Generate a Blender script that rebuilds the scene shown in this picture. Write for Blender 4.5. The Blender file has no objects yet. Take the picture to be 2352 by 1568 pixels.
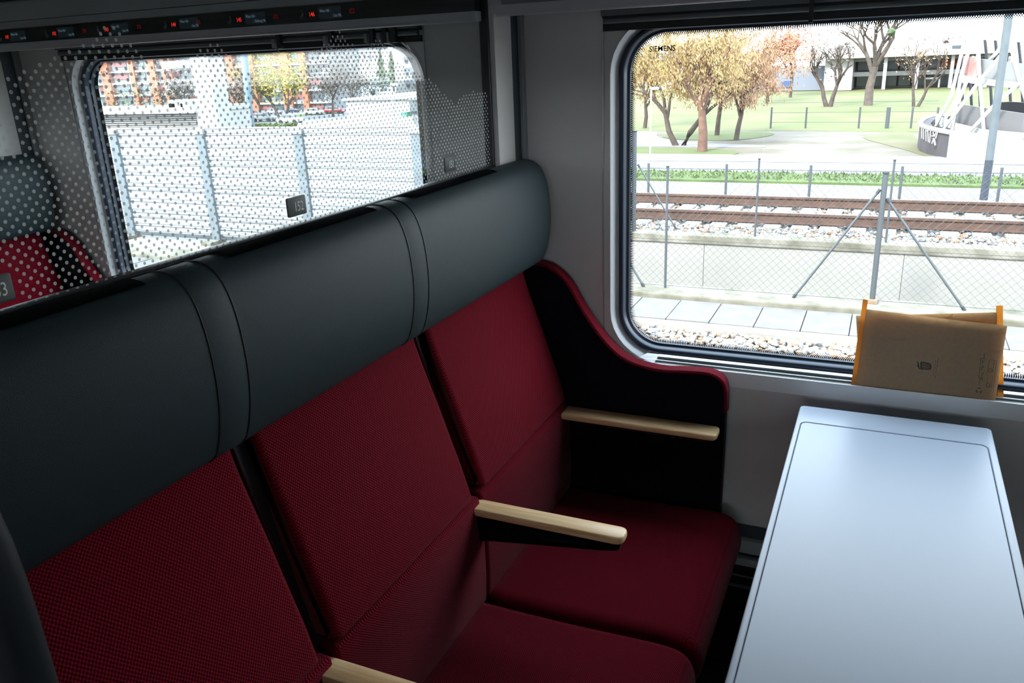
import bpy, bmesh, math, random
import numpy as np
from mathutils import Vector, Matrix
R = random.Random(7)
D, C = bpy.data, bpy.context
sc = C.scene
col = sc.collection
PI = math.pi

# ------------------------------------------------------------------ camera, sky, sun, exposure
F = 1873.655
CAM = Vector((0.98174, -1.85828, 1.52650))
YAW, PITCH, ROLL = 0.43390590, -0.33224576, -0.04223351
cy_, sy_, cp_, sp_ = math.cos(YAW), math.sin(YAW), math.cos(PITCH), math.sin(PITCH)
FWD = Vector((-sy_*cp_, cy_*cp_, sp_)); _r = Vector((cy_, sy_, 0)); _u = _r.cross(FWD)
RT = math.cos(ROLL)*_r + math.sin(ROLL)*_u; UP = -math.sin(ROLL)*_r + math.cos(ROLL)*_u
cd = D.cameras.new('camera'); cam = D.objects.new('camera', cd); col.objects.link(cam)
cd.sensor_width = 36; cd.lens = F*36/2352; cd.clip_start = 0.02; cd.clip_end = 2000
M = Matrix((RT, UP, -FWD)).transposed().to_4x4(); M.translation = CAM
cam.matrix_world = M
sc.camera = cam

SKY = 7.0
w = D.worlds.new('world'); sc.world = w; w.use_nodes = True
nt = w.node_tree; bg = nt.nodes['Background']
bg.inputs[1].default_value = SKY
tc = nt.nodes.new('ShaderNodeTexCoord'); sx = nt.nodes.new('ShaderNodeSeparateXYZ')
cr = nt.nodes.new('ShaderNodeValToRGB')
nt.links.new(tc.outputs['Generated'], sx.inputs[0]); nt.links.new(sx.outputs[2], cr.inputs[0])
nt.links.new(cr.outputs[0], bg.inputs[0])
cr.color_ramp.elements[0].position = 0.0; cr.color_ramp.elements[0].color = (0.90, 0.95, 1.0, 1)
cr.color_ramp.elements[1].position = 0.8; cr.color_ramp.elements[1].color = (0.66, 0.82, 1.0, 1)
sl = D.lights.new('sun', 'SUN'); sl.energy = 10.5; sl.angle = math.radians(12); sl.color = (1.0, 0.95, 0.86)
so = D.objects.new('sun', sl); col.objects.link(so)
so.rotation_euler = Vector((0.35, 0.95, -0.85)).to_track_quat('-Z', 'Y').to_euler()
sc.view_settings.view_transform = 'Standard'; sc.view_settings.look = 'None'
sc.view_settings.gamma = 1; sc.view_settings.use_curve_mapping = False
sc.view_settings.exposure = 0.0
sc.cycles.max_bounces = 10; sc.cycles.transparent_max_bounces = 24
sc.cycles.diffuse_bounces = 5; sc.cycles.use_denoising = True
sc.cycles.caustics_reflective = False; sc.cycles.caustics_refractive = False


def at(u, v, ax, val):
    """point on the plane ax = val seen at pixel (u, v) of the photograph"""
    ray = FWD + (u-1176)/F*RT + (784-v)/F*UP
    i = 'xyz'.index(ax); t = (val-CAM[i])/ray[i]
    return CAM + t*ray

# ------------------------------------------------------------------ materials
MATS = {}
ALB = 1.0      # reflectance scale of the materials defined next
def mat(name, c, rough=0.5, metal=0.0, spec=0.5, bump=None, var=None, sheen=0.0, alpha=None, emit=None, coat=0.0):
    """bump=(scale, strength, kind); var=(scale, amount)"""
    if name in MATS: return MATS[name]
    c = tuple(x*ALB for x in c)
    if var and len(var) > 2: var = (var[0], var[1], tuple(x*ALB for x in var[2]))
    m = D.materials.new(name); m.use_nodes = True; MATS[name] = m
    t = m.node_tree; b = t.nodes['Principled BSDF']
    b.inputs['Base Color'].default_value = (*c, 1); b.inputs['Roughness'].default_value = rough
    b.inputs['Metallic'].default_value = metal; b.inputs['Specular IOR Level'].default_value = spec
    if sheen: b.inputs['Sheen Weight'].default_value = sheen; b.inputs['Sheen Roughness'].default_value = .4
    if coat: b.inputs['Coat Weight'].default_value = coat; b.inputs['Coat Roughness'].default_value = .15
    if emit: b.inputs['Emission Color'].default_value = (*emit[0], 1); b.inputs['Emission Strength'].default_value = emit[1]
    co = t.nodes.new('ShaderNodeTexCoord')
    if var:
        n = t.nodes.new('ShaderNodeTexNoise'); n.inputs['Scale'].default_value = var[0]; n.inputs['Detail'].default_value = 5
        t.links.new(co.outputs['Object'], n.inputs['Vector'])
        r = t.nodes.new('ShaderNodeValToRGB'); t.links.new(n.outputs[0], r.inputs[0])
        a = var[1]; c2 = var[2] if len(var) > 2 else None
        r.color_ramp.elements[0].position = .3; r.color_ramp.elements[1].position = .7
        r.color_ramp.elements[0].color = (*(c2 if c2 else [max(0, x*(1-a)) for x in c]), 1)
        r.color_ramp.elements[1].color = (*[min(1, x*(1+(a if not c2 else 0))) for x in c], 1)
        t.links.new(r.outputs[0], b.inputs['Base Color'])
    if bump:
        if bump[2] == 'noise':
            n = t.nodes.new('ShaderNodeTexNoise'); n.inputs['Detail'].default_value = 4
        else:
            n = t.nodes.new('ShaderNodeTexVoronoi')
        n.inputs['Scale'].default_value = bump[0]; t.links.new(co.outputs['Object'], n.inputs['Vector'])
        bu = t.nodes.new('ShaderNodeBump'); bu.inputs['Strength'].default_value = bump[1]; bu.inputs['Distance'].default_value = .002
        t.links.new(n.outputs[0], bu.inputs['Height']); t.links.new(bu.outputs[0], b.inputs['Normal'])
    return m

def fabric(name, c1, c2, pitch=.0042, sheen=.35):
    """woven upholstery: two-tone honeycomb weave with relief"""
    if name in MATS: return MATS[name]
    m = mat(name, c1, .85, sheen=sheen, spec=.06); t = m.node_tree; b = t.nodes['Principled BSDF']
    co = [n for n in t.nodes if n.type == 'TEX_COORD'][0]
    mp = t.nodes.new('ShaderNodeMapping'); mp.inputs['Scale'].default_value = (1/pitch, 1/pitch, 1/pitch)
    t.links.new(co.outputs['Object'], mp.inputs[0])
    s = t.nodes.new('ShaderNodeSeparateXYZ'); t.links.new(mp.outputs[0], s.inputs[0])
    def mth(op, a, bb=None, v=None):
        n = t.nodes.new('ShaderNodeMath'); n.operation = op
        t.links.new(a, n.inputs[0])
        if bb is not None: t.links.new(bb, n.inputs[1])
        if v is not None: n.inputs[1].default_value = v
        return n.outputs[0]
    # sin(y) * sin(x+z) diamonds
    a = mth('SINE', mth('MULTIPLY', s.outputs[1], v=PI))
    xz = mth('ADD', s.outputs[0], s.outputs[2])
    c = mth('SINE', mth('MULTIPLY', xz, v=PI*1.35))
    h = mth('MULTIPLY', a, c)
    r = t.nodes.new('ShaderNodeValToRGB'); t.links.new(mth('ADD', mth('MULTIPLY', h, v=.5), v=.5), r.inputs[0])
    r.color_ramp.elements[0].position = .3; r.color_ramp.elements[1].position = .75
    r.color_ramp.elements[0].color = (*c2, 1); r.color_ramp.elements[1].color = (*c1, 1)
    t.links.new(r.outputs[0], b.inputs['Base Color'])
    bu = t.nodes.new('ShaderNodeBump'); bu.inputs['Strength'].default_value = .5; bu.inputs['Distance'].default_value = .0012
    t.links.new(h, bu.inputs['Height']); t.links.new(bu.outputs[0], b.inputs['Normal'])
    return m

def wood(name):
    m = mat(name, (.5, .3, .14), .38); t = m.node_tree; b = t.nodes['Principled BSDF']
    co = [n for n in t.nodes if n.type == 'TEX_COORD'][0]
    mp = t.nodes.new('ShaderNodeMapping'); mp.inputs['Scale'].default_value = (1.5, 30, 30)
    n = t.nodes.new('ShaderNodeTexNoise'); n.inputs['Scale'].default_value = 5; n.inputs['Detail'].default_value = 8; n.inputs['Distortion'].default_value = .6
    t.links.new(co.outputs['Object'], mp.inputs[0]); t.links.new(mp.outputs[0], n.inputs[0])
    r = t.nodes.new('ShaderNodeValToRGB'); t.links.new(n.outputs[0], r.inputs[0])
    r.color_ramp.elements[0].position = .3; r.color_ramp.elements[1].position = .7
    r.color_ramp.elements[0].color = (.80, .46, .19, 1); r.color_ramp.elements[1].color = (1.0, .74, .42, 1)
    t.links.new(r.outputs[0], b.inputs['Base Color'])
    return m

def glass(name, tint=(1, 1, 1), refl=1.0):
    m = D.materials.new(name); m.use_nodes = True; t = m.node_tree; t.nodes.clear()
    o = t.nodes.new('ShaderNodeOutputMaterial'); tr = t.nodes.new('ShaderNodeBsdfTransparent'); gl = t.nodes.new('ShaderNodeBsdfGlossy')
    tr.inputs[0].default_value = (*tint, 1); gl.inputs['Roughness'].default_value = .02
    # Schlick reflectance, the same from both sides of the pane
    fr = t.nodes.new('ShaderNodeLayerWeight'); fr.inputs[0].default_value = .5
    pw = t.nodes.new('ShaderNodeMath'); pw.operation = 'POWER'; pw.inputs[1].default_value = 5
    mu = t.nodes.new('ShaderNodeMath'); mu.operation = 'MULTIPLY_ADD'; mu.inputs[1].default_value = .96*refl; mu.inputs[2].default_value = .04*refl
    mx = t.nodes.new('ShaderNodeMixShader')
    t.links.new(fr.outputs['Facing'], pw.inputs[0]); t.links.new(pw.outputs[0], mu.inputs[0]); t.links.new(mu.outputs[0], mx.inputs[0])
    t.links.new(tr.outputs[0], mx.inputs[1]); t.links.new(gl.outputs[0], mx.inputs[2]); t.links.new(mx.outputs[0], o.inputs[0])
    MATS[name] = m; return m

def paper(name, c, trans, clear=0.0):
    m = D.materials.new(name); m.use_nodes = True; t = m.node_tree; b = t.nodes['Principled BSDF']; o = t.nodes['Material Output']
    b.inputs['Roughness'].default_value = .7; b.inputs['Specular IOR Level'].default_value = .25
    co = t.nodes.new('ShaderNodeTexCoord'); n = t.nodes.new('ShaderNodeTexNoise'); n.inputs['Scale'].default_value = 130; n.inputs['Detail'].default_value = 6
    t.links.new(co.outputs['Object'], n.inputs[0]); r = t.nodes.new('ShaderNodeValToRGB'); t.links.new(n.outputs[0], r.inputs[0])
    r.color_ramp.elements[0].color = (*[x*.86 for x in c], 1); r.color_ramp.elements[1].color = (*[min(1, x*1.1) for x in c], 1)
    t.links.new(r.outputs[0], b.inputs['Base Color'])
    tl = t.nodes.new('ShaderNodeBsdfTranslucent'); tl.inputs[0].default_value = (*trans[1], 1)
    mx = t.nodes.new('ShaderNodeMixShader'); mx.inputs[0].default_value = trans[0]
    t.links.new(b.outputs[0], mx.inputs[1]); t.links.new(tl.outputs[0], mx.inputs[2]); t.links.new(mx.outputs[0], o.inputs[0])
    if clear:
        tr = t.nodes.new('ShaderNodeBsdfTransparent'); m2 = t.nodes.new('ShaderNodeMixShader'); m2.inputs[0].default_value = clear
        t.links.new(mx.outputs[0], m2.inputs[1]); t.links.new(tr.outputs[0], m2.inputs[2]); t.links.new(m2.outputs[0], o.inputs[0])
    MATS[name] = m; return m

RED = fabric('red_weave', (.175, .002, .008), (.072, .0, .007), .0028, .07)
DARKFAB = fabric('navy_weave', (.008, .008, .014), (.003, .003, .008), .004, .1)
LEATHER = mat('charcoal_leather', (.018, .032, .036), .55, bump=(900, .15, 'voronoi'), spec=.25)
LEATHER2 = mat('leather_seam', (.006, .008, .01), .5)
VELCRO = mat('velcro', (.004, .006, .007), 1.0, spec=.05, bump=(900, .8, 'noise'))
BLACK = mat('black_plastic', (.008, .010, .013), .35)
RUBBER = mat('window_rubber', (.012, .026, .050), .30, spec=.5)
FRIT = mat('black_enamel', (.002, .003, .004), .3)
WALLG = mat('wall_laminate', (.70, .68, .65), .5, bump=(900, .12, 'noise'), var=(3, .03))
WALLL = mat('lower_wall_laminate', (.5, .54, .54), .45, bump=(900, .1, 'noise'))
TRIMW = mat('light_surround', (.88, .91, .92), .3)
TRIMD = mat('dark_channel', (.05, .07, .08), .5)
ALU = mat('satin_aluminium', (.55, .57, .6), .3, metal=.8)
SILL = mat('sill_lacquer', (.92, .94, .94), .25)
BLIND = mat('blind_dark', (.02, .026, .026), .6)
BLIND2 = mat('blind_grey', (.13, .15, .15), .5)
SLOT = mat('slot_grey', (.22, .26, .27), .4)
RACKM = mat('rack_lacquer', (.5, .49, .5), .4)
RACKC = mat('rack_cover', (.32, .35, .35), .4)
CEIL = mat('ceiling_lacquer', (.6, .62, .64), .5)
CARPET = mat('floor_carpet', (.02, .028, .03), .95, bump=(500, .6, 'noise'), var=(60, .3))
WOOD = wood('beech_wood')
TABLE = mat('table_laminate', (.36, .41, .475), .36, spec=.45, bump=(1200, .05, 'noise'))
DISP = mat('display_glass', (.003, .005, .005), .18)
SCREEN = mat('lcd_screen', (.008, .013, .017), .2, emit=((.05, .09, .12), .06))
LED = mat('red_led', (.4, .01, .01), .4, emit=((1, .03, .02), .9))
LEDREFL = mat('red_led_reflection', (.1, .005, .005), .4, emit=((1, .02, .02), .08))  # painted reflection of the red numbers, glowing faintly
LCDT = mat('lcd_text', (.3, .4, .45), .4, emit=((.35, .5, .65), .16))
ICON = mat('icon_print', (.22, .23, .23), .6)
PLATE = mat('plate_grey', (.055, .068, .066), .5)
PLATET = mat('plate_digits', (.85, .86, .80), .6)
GLASSW = glass('window_glass', (.97, .99, .985), .8)
GLASSP = glass('partition_glass', (.95, .98, .98), .6)
DOTM = paper('dot_film', (.85, .87, .84), (.32, (.6, .62, .6)), .22)
KRAFT = paper('kraft_paper', (.74, .56, .36), (.08, (.8, .36, .06)))
KRAFTB = paper('kraft_single', (.42, .24, .09), (.36, (.9, .33, .04)))
INK = mat('black_ink', (.02, .02, .018), .6)
GREENINK = mat('green_ink', (.09, .16, .06), .6)
GREYINK = mat('grey_ink', (.14, .11, .07), .6)
MARK = mat('glass_print', (.01, .012, .01), .5)

# ------------------------------------------------------------------ mesh helpers
def link(name, bm, m, parent=None, smooth=False, off=None, **props):
    me = D.meshes.new(name)
    if off is None and parent is not None: off = root_loc(parent)
    if off is not None: bmesh.ops.translate(bm, vec=-Vector(off), verts=bm.verts)
    bmesh.ops.recalc_face_normals(bm, faces=bm.faces)
    bm.to_mesh(me); bm.free()
    ms = m if isinstance(m, (list, tuple)) else [m]
    for x in ms: me.materials.append(x)
    if smooth:
        for p in me.polygons: p.use_smooth = True
        if smooth != 'all':
            try: me.set_sharp_from_angle(angle=math.radians(40))
            except Exception: pass
    o = D.objects.new(name, me); col.objects.link(o)
    if parent is not None: o.parent = parent
    for k, v in props.items(): o[k] = v
    return o

LOC = {}
def root_loc(o):
    v = Vector(LOC.get(o.name, (0, 0, 0)))
    return v
def root(name, label, cat, loc=(0, 0, 0), group=None, kind=None):
    o = D.objects.new(name, None); col.objects.link(o); o.location = loc; o.empty_display_size = .1
    LOC[o.name] = loc
    if label: o['label'] = label
    if cat: o['category'] = cat
    if group: o['group'] = group
    if kind: o['kind'] = kind
    return o
def sub(o, of):
    """register a mesh part's own local frame so that its children can be built in world coordinates"""
    LOC[o.name] = tuple(root_loc(of)) ; return o
def tag(o, label, cat, group=None, kind=None):
    o['label'] = label; o['category'] = cat
    if group: o['group'] = group
    if kind: o['kind'] = kind
    return o
def copy_tree(o, parent=None):
    c = o.copy(); col.objects.link(c)
    if parent is not None: c.parent = parent
    for ch in list(o.children): copy_tree(ch, c)
    return c

def box(bm, x0, x1, y0, y1, z0, z1):
    vs = [bm.verts.new((x, y, z)) for x in (x0, x1) for y in (y0, y1) for z in (z0, z1)]
    for f in ((0, 1, 3, 2), (4, 6, 7, 5), (0, 4, 5, 1), (2, 3, 7, 6), (0, 2, 6, 4), (1, 5, 7, 3)):
        bm.faces.new([vs[i] for i in f])
    return vs
def bbox(*a, bev=.002, seg=2):
    bm = bmesh.new(); box(bm, *a)
    if bev: bmesh.ops.bevel(bm, geom=list(bm.edges), offset=bev, segments=seg, profile=.6, affect='EDGES')
    return bm
def obox(bm, c, ax, ay, az):
    """oriented box: centre, three half-axis vectors"""
    c, ax, ay, az = map(Vector, (c, ax, ay, az))
    vs = [bm.verts.new(c+i*ax+j*ay+k*az) for i in (-1, 1) for j in (-1, 1) for k in (-1, 1)]
    for f in ((0, 1, 3, 2), (4, 6, 7, 5), (0, 4, 5, 1), (2, 3, 7, 6), (0, 2, 6, 4), (1, 5, 7, 3)):
        bm.faces.new([vs[i] for i in f])
def tube(bm, pts, r, n=8, cap=True):
    pts = [Vector(p) for p in pts]; rs = r if isinstance(r, (list, tuple)) else [r]*len(pts)
    rings = []
    for i, p in enumerate(pts):
        d = (pts[min(i+1, len(pts)-1)]-pts[max(i-1, 0)]).normalized()
        a = d.cross(Vector((0, 0, 1)) if abs(d.z) < .9 else Vector((1, 0, 0))).normalized(); b = d.cross(a)
        rings.append([bm.verts.new(p+rs[i]*(math.cos(2*PI*k/n)*a+math.sin(2*PI*k/n)*b)) for k in range(n)])
    for i in range(len(rings)-1):
        for k in range(n): bm.faces.new((rings[i][k], rings[i][(k+1) % n], rings[i+1][(k+1) % n], rings[i+1][k]))
    if cap: bm.faces.new(rings[0][::-1]); bm.faces.new(rings[-1])
def cyl(bm, p0, p1, r, n=16): tube(bm, [p0, p1], r, n)

def round_poly(pts, r, seg=5):
    """round the corners of a closed 2-D polygon; r scalar or per-vertex"""
    out = []; n = len(pts)
    for i in range(n):
        p = Vector(pts[i]); a = Vector(pts[i-1]); b = Vector(pts[(i+1) % n]); rr = r[i] if isinstance(r, (list, tuple)) else r
        da, db = (a-p), (b-p); la, lb = da.length, db.length
        rr = min(rr, la*.48, lb*.48)
        if rr < 1e-5: out.append(tuple(p)); continue
        pa, pb = p+da/la*rr, p+db/lb*rr
        for k in range(seg+1):
            t = k/seg; out.append(tuple((1-t)**2*pa+2*t*(1-t)*p+t*t*pb))
    return out
def spline(pts, per=4):
    """Catmull-Rom through open 2-D points"""
    P = [Vector(p) for p in pts]; P = [2*P[0]-P[1]]+P+[2*P[-1]-P[-2]]; out = []
    for i in range(1, len(P)-2):
        for k in range(per):
            t = k/per; a, b, c, d = P[i-1], P[i], P[i+1], P[i+2]
            out.append(tuple(.5*((2*b)+(c-a)*t+(2*a-5*b+4*c-d)*t*t+(3*b-a-3*c+d)*t**3)))
    out.append(tuple(P[-2])); return out
def area2(p): return sum(p[i][0]*p[(i+1) % len(p)][1]-p[(i+1) % len(p)][0]*p[i][1] for i in range(len(p)))
def inset(poly, d):
    n = len(poly); s = 1 if area2(poly) > 0 else -1; out = []
    for i in range(n):
        a, p, b = Vector(poly[i-1]), Vector(poly[i]), Vector(poly[(i+1) % n])
        t1 = (p-a); t2 = (b-p)
        t1 = t1.normalized() if t1.length > 1e-9 else t2.normalized()
        t2 = t2.normalized() if t2.length > 1e-9 else t1
        n1 = Vector((-t1.y, t1.x))*s; n2 = Vector((-t2.y, t2.x))*s; m = (n1+n2)
        m = m.normalized() if m.length > 1e-6 else n1
        k = 1/max(.5, m.dot(n1)); out.append(tuple(p+m*d*k))
    return out
AX = {'y': lambda a, b, h: (a, h, b), 'z': lambda a, b, h: (a, b, h), 'x': lambda a, b, h: (h, a, b)}
def pillow(poly, h0, h1, r, ax='y', seg=4, bm=None, r0=None, r1=None):
    """extrude a closed profile from h0 to h1 with rounded ends of radius r"""
    if bm is None: bm = bmesh.new()
    r0 = r if r0 is None else r0; r1 = r if r1 is None else r1
    secs = []
    for k in range(seg+1):
        a = k/seg*PI/2
        if r0 > 0 or k == seg: secs.append((h0+r0*(1-math.sin(a)) if r0 else h0, r0*(1-math.cos(PI/2-a)) if r0 else 0))
    secs = [(h0+r0*(1-math.cos(a*PI/2/seg)), r0*(1-math.sin(a*PI/2/seg))) for a in range(seg+1)] if r0 else [(h0, 0)]
    secs += [(h1-r1*(1-math.cos(a*PI/2/seg)), r1*(1-math.sin(a*PI/2/seg))) for a in range(seg, -1, -1)] if r1 else [(h1, 0)]
    rings = [[bm.verts.new(AX[ax](p[0], p[1], h)) for p in (inset(poly, d) if d > 1e-6 else poly)] for h, d in secs]
    n = len(poly)
    for i in range(len(rings)-1):
        for k in range(n): bm.faces.new((rings[i][k], rings[i][(k+1) % n], rings[i+1][(k+1) % n], rings[i+1][k]))
    for rg in (rings[0], rings[-1]): bm.faces.new(rg)
    return bm
def prismx(poly, x0, x1):
    bm = bmesh.new(); a = [bm.verts.new((x0, p[0], p[1])) for p in poly]; b = [bm.verts.new((x1, p[0], p[1])) for p in poly]
    n = len(poly)
    for k in range(n): bm.faces.new((a[k], a[(k+1) % n], b[(k+1) % n], b[k]))
    bm.faces.new(a); bm.faces.new(b); return bm
def rrect(x0, x1, z0, z1, r, seg=8):
    out = []
    for cx, cz, a0 in ((x1-r, z1-r, 0), (x0+r, z1-r, 90), (x0+r, z0+r, 180), (x1-r, z0+r, 270)):
        for k in range(seg+1):
            a = math.radians(a0+90*k/seg); out.append((cx+r*math.cos(a), cz+r*math.sin(a)))
    return out
def band(bm, loops, closed=True):
    """loops: equal-length lists of 3-D points; quads between neighbours"""
    vs = [[bm.verts.new(p) for p in l] for l in loops]; n = len(vs[0])
    for a, b in zip(vs, vs[1:]):
        for k in range(n if closed else n-1): bm.faces.new((a[k], a[(k+1) % n], b[(k+1) % n], b[k]))
    return vs
def disc(bm, c, a, b, n=8, r=1.0):
    bm.faces.new([bm.verts.new(Vector(c)+r*(math.cos(2*PI*k/n)*a+math.sin(2*PI*k/n)*b)) for k in range(n)])
def text(name, s, size, loc, rot, m, parent, align='LEFT', sx=1.0, ext=.0002, bold=0.0, **props):
    cu = D.curves.new(name, 'FONT'); cu.body = s; cu.size = size; cu.align_x = align; cu.extrude = ext; cu.offset = bold; cu.resolution_u = 3
    cu.materials.append(m); o = D.objects.new(name, cu); col.objects.link(o); o.rotation_euler = rot
    o.location = Vector(loc)-root_loc(parent); o.parent = parent; o.scale = (sx, 1, 1)
    for k, v in props.items(): o[k] = v
    return o
WALLROT = (PI/2, 0, 0); PARTROT = (PI/2, 0, PI/2)

# ------------------------------------------------------------------ the carriage shell
WX0, WX1, WZ0, WZ1 = .4285, 1.600, .8437, 1.5707     # window glass
DX = 1.735                                           # bay pitch
HOLE = .037
X0, X1, Y0, ZC = -4.6, 4.2, -2.75, 1.98
def holed_wall(y, rows, x0, x1, z0, z1, expand, rad):
    """wall sheet at depth y with one rounded opening per bay"""
    bm = bmesh.new()
    for i, k in enumerate(rows):
        hx0, hx1 = WX0+k*DX-expand, WX1+k*DX+expand; mid = (DX-(WX1-WX0))/2
        cx0 = x0 if i == 0 else WX0+k*DX-mid; cx1 = x1 if i == len(rows)-1 else WX1+k*DX+mid
        h = rrect(hx0, hx1, WZ0-expand, WZ1+expand, rad, 8); o = []
        for q, (X_, Z_) in enumerate(((cx1, z1), (cx0, z1), (cx0, z0), (cx1, z0))):
            arc = h[q*9:q*9+9]
            st_ = Vector((X_, arc[0][1])) if q in (0, 2) else Vector((arc[0][0], Z_))
            en = Vector((arc[8][0], Z_)) if q in (0, 2) else Vector((X_, arc[8][1])); c = Vector((X_, Z_))
            for j in range(9): o.append(tuple(st_.lerp(c, j/4) if j <= 4 else c.lerp(en, (j-4)/4)))
        band(bm, [[(p[0], y, p[1]) for p in h], [(p[0], y, p[1]) for p in o]])
    return bm
link('wall_window', holed_wall(0.0, (-2, -1, 0, 1), X0, X1, 0, ZC, HOLE, .12), WALLG, kind='structure')
link('wall_window_outer', holed_wall(.075, (-2, -1, 0, 1), X0, X1, -.3, ZC+.3, .012, .095), mat('carriage_paint', (.05, .055, .06), .3), kind='structure')
def slab(name, m, *a): return link(name, bbox(*a, bev=0), m, kind='structure')
slab('floor', CARPET, X0, X1, Y0, .07, -.12, 0)
slab('ceiling', CEIL, X0, X1, Y0, .07, ZC, ZC+.1)
link('wall_corridor', holed_wall(Y0, (-2, -1, 0, 1), X0, X1, 0, ZC, HOLE, .12), WALLG, kind='structure')  # unseen aisle-side wall; its window openings are added to let light in
slab('floor_added_platform', mat('added_floor_grey', (.20, .20, .20), .9), -30, 30, -14, Y0-.3, -.6, -.35)  # unseen floor added to cover the bright sky below the horizon
slab('roof_added_light_block', mat('roof_block_grey', (.25, .25, .26), .8), -30, 30, -10.5, Y0-.45, 2.5, 2.7)  # unseen roof added to dim the sky light entering from the aisle side
slab('wall_added_light_block', mat('wall_block_grey', (.30, .31, .33), .8), -30, 30, -10.6, -10.4, -.6, 1.9)  # unseen wall added to cut low sky light from the aisle side
slab('wall_window_light_block', BLACK, 1.86, 1.92, -1.6, -.02, 0, 1.32)  # unseen box in the facing bench's place, added to block window light
slab('wall_left', WALLG, X0-.08, X0, Y0, .07, 0, ZC)
slab('wall_right', WALLG, X1, X1+.08, Y0, .07, 0, ZC)

def ring(steps, x0, x1, z0, z1, r0, seg=8):
    """sweep (expand, y) steps round a rounded window rectangle"""
    bm = bmesh.new()
    band(bm, [[(p[0], y, p[1]) for p in rrect(x0-e, x1+e, z0-e, z1+e, r0+e, seg)] for e, y in steps])
    return bm
for n, k in enumerate((-2, -1, 0, 1)):
    a, b = WX0+k*DX, WX1+k*DX
    W = root(f'window_{n+1}', None, None, (a, 0, WZ0), kind='structure')
    RV = link('window_reveal', ring([(.037, .001), (.0368, -.0015), (.035, -.0015), (.0325, .002), (.0205, .026), (.020, .034)], a, b, WZ0, WZ1, .085), TRIMW, W, smooth=True)
    for v in RV.data.vertices:      # along the sill the reveal shrinks to the rubber's edge
        if v.co.z < -.012 and .055 < v.co.x < b-a-.055: v.co.y = .0275; v.co.z = -.0208
    link('rubber_gasket', ring([(.0210, .028), (.0207, .021), (.0190, .0165), (.0160, .0148), (.0125, .0150), (.0095, .0175), (.0072, .023), (.0060, .030), (.0052, .036), (.0002, .038), (0, .05)], a, b, WZ0, WZ1, .085, 12), RUBBER, W, smooth=True)
    bm = bmesh.new(); ps = rrect(a-.002, b+.002, WZ0-.002, WZ1+.002, .087)
    bm.faces.new([bm.verts.new((p[0], .052, p[1])) for p in ps])
    link('window_pane', bm, GLASSW, W)
    if k in (-1, 0):
        # halftone enamel border printed on the glass, flat dots
        bm = bmesh.new(); ex, ez = Vector((1, 0, 0)), Vector((0, 0, 1))
        for row, rr in enumerate((.0019, .0016, .0012, .0008)):
            e = -.0006-row*.0026; pl = rrect(a-e, b+e, WZ0-e, WZ1+e, .085+e, 10)
            pl = rrect(a-e, b+e, WZ0-e, WZ1+e, .085-.0, 10); pts = []
            per = sum((Vector(pl[i])-Vector(pl[i-1])).length for i in range(len(pl))); N = int(per/.0044); N = 860
            st = per/N; acc = st*(.5 if row % 2 else 0)
            for i in range(len(pl)):
                p, q = Vector(pl[i]), Vector(pl[(i+1) % len(pl)]); L = (q-p).length
                while acc < L: pts.append(p+(q-p)*acc/L); acc += st
                acc -= L
            for p in pts: disc(bm, (p.x, .0515, p.y), ex, ez, 6, rr)
        link('enamel_dots', bm, FRIT, W, kind='stuff')
        cx = a+.0695
        text('maker_mark', 'SIEMENS', .0165, (cx, .0512, 1.531), WALLROT, MARK, W, 'CENTER', .98, .00005, .00024)
        text('maker_mark', 'TM GLASS', .0075, (cx, .0512, 1.5225), WALLROT, MARK, W, 'CENTER', 1, .00005)
        text('maker_mark', 'INSULATED GLASS', .0070, (cx, .0512, 1.5155), WALLROT, MARK, W, 'CENTER', 1, .00005)
        text('maker_mark', '2022-01', .0075, (cx, .0512, 1.5085), WALLROT, MARK, W, 'CENTER', 1, .00005)

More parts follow.
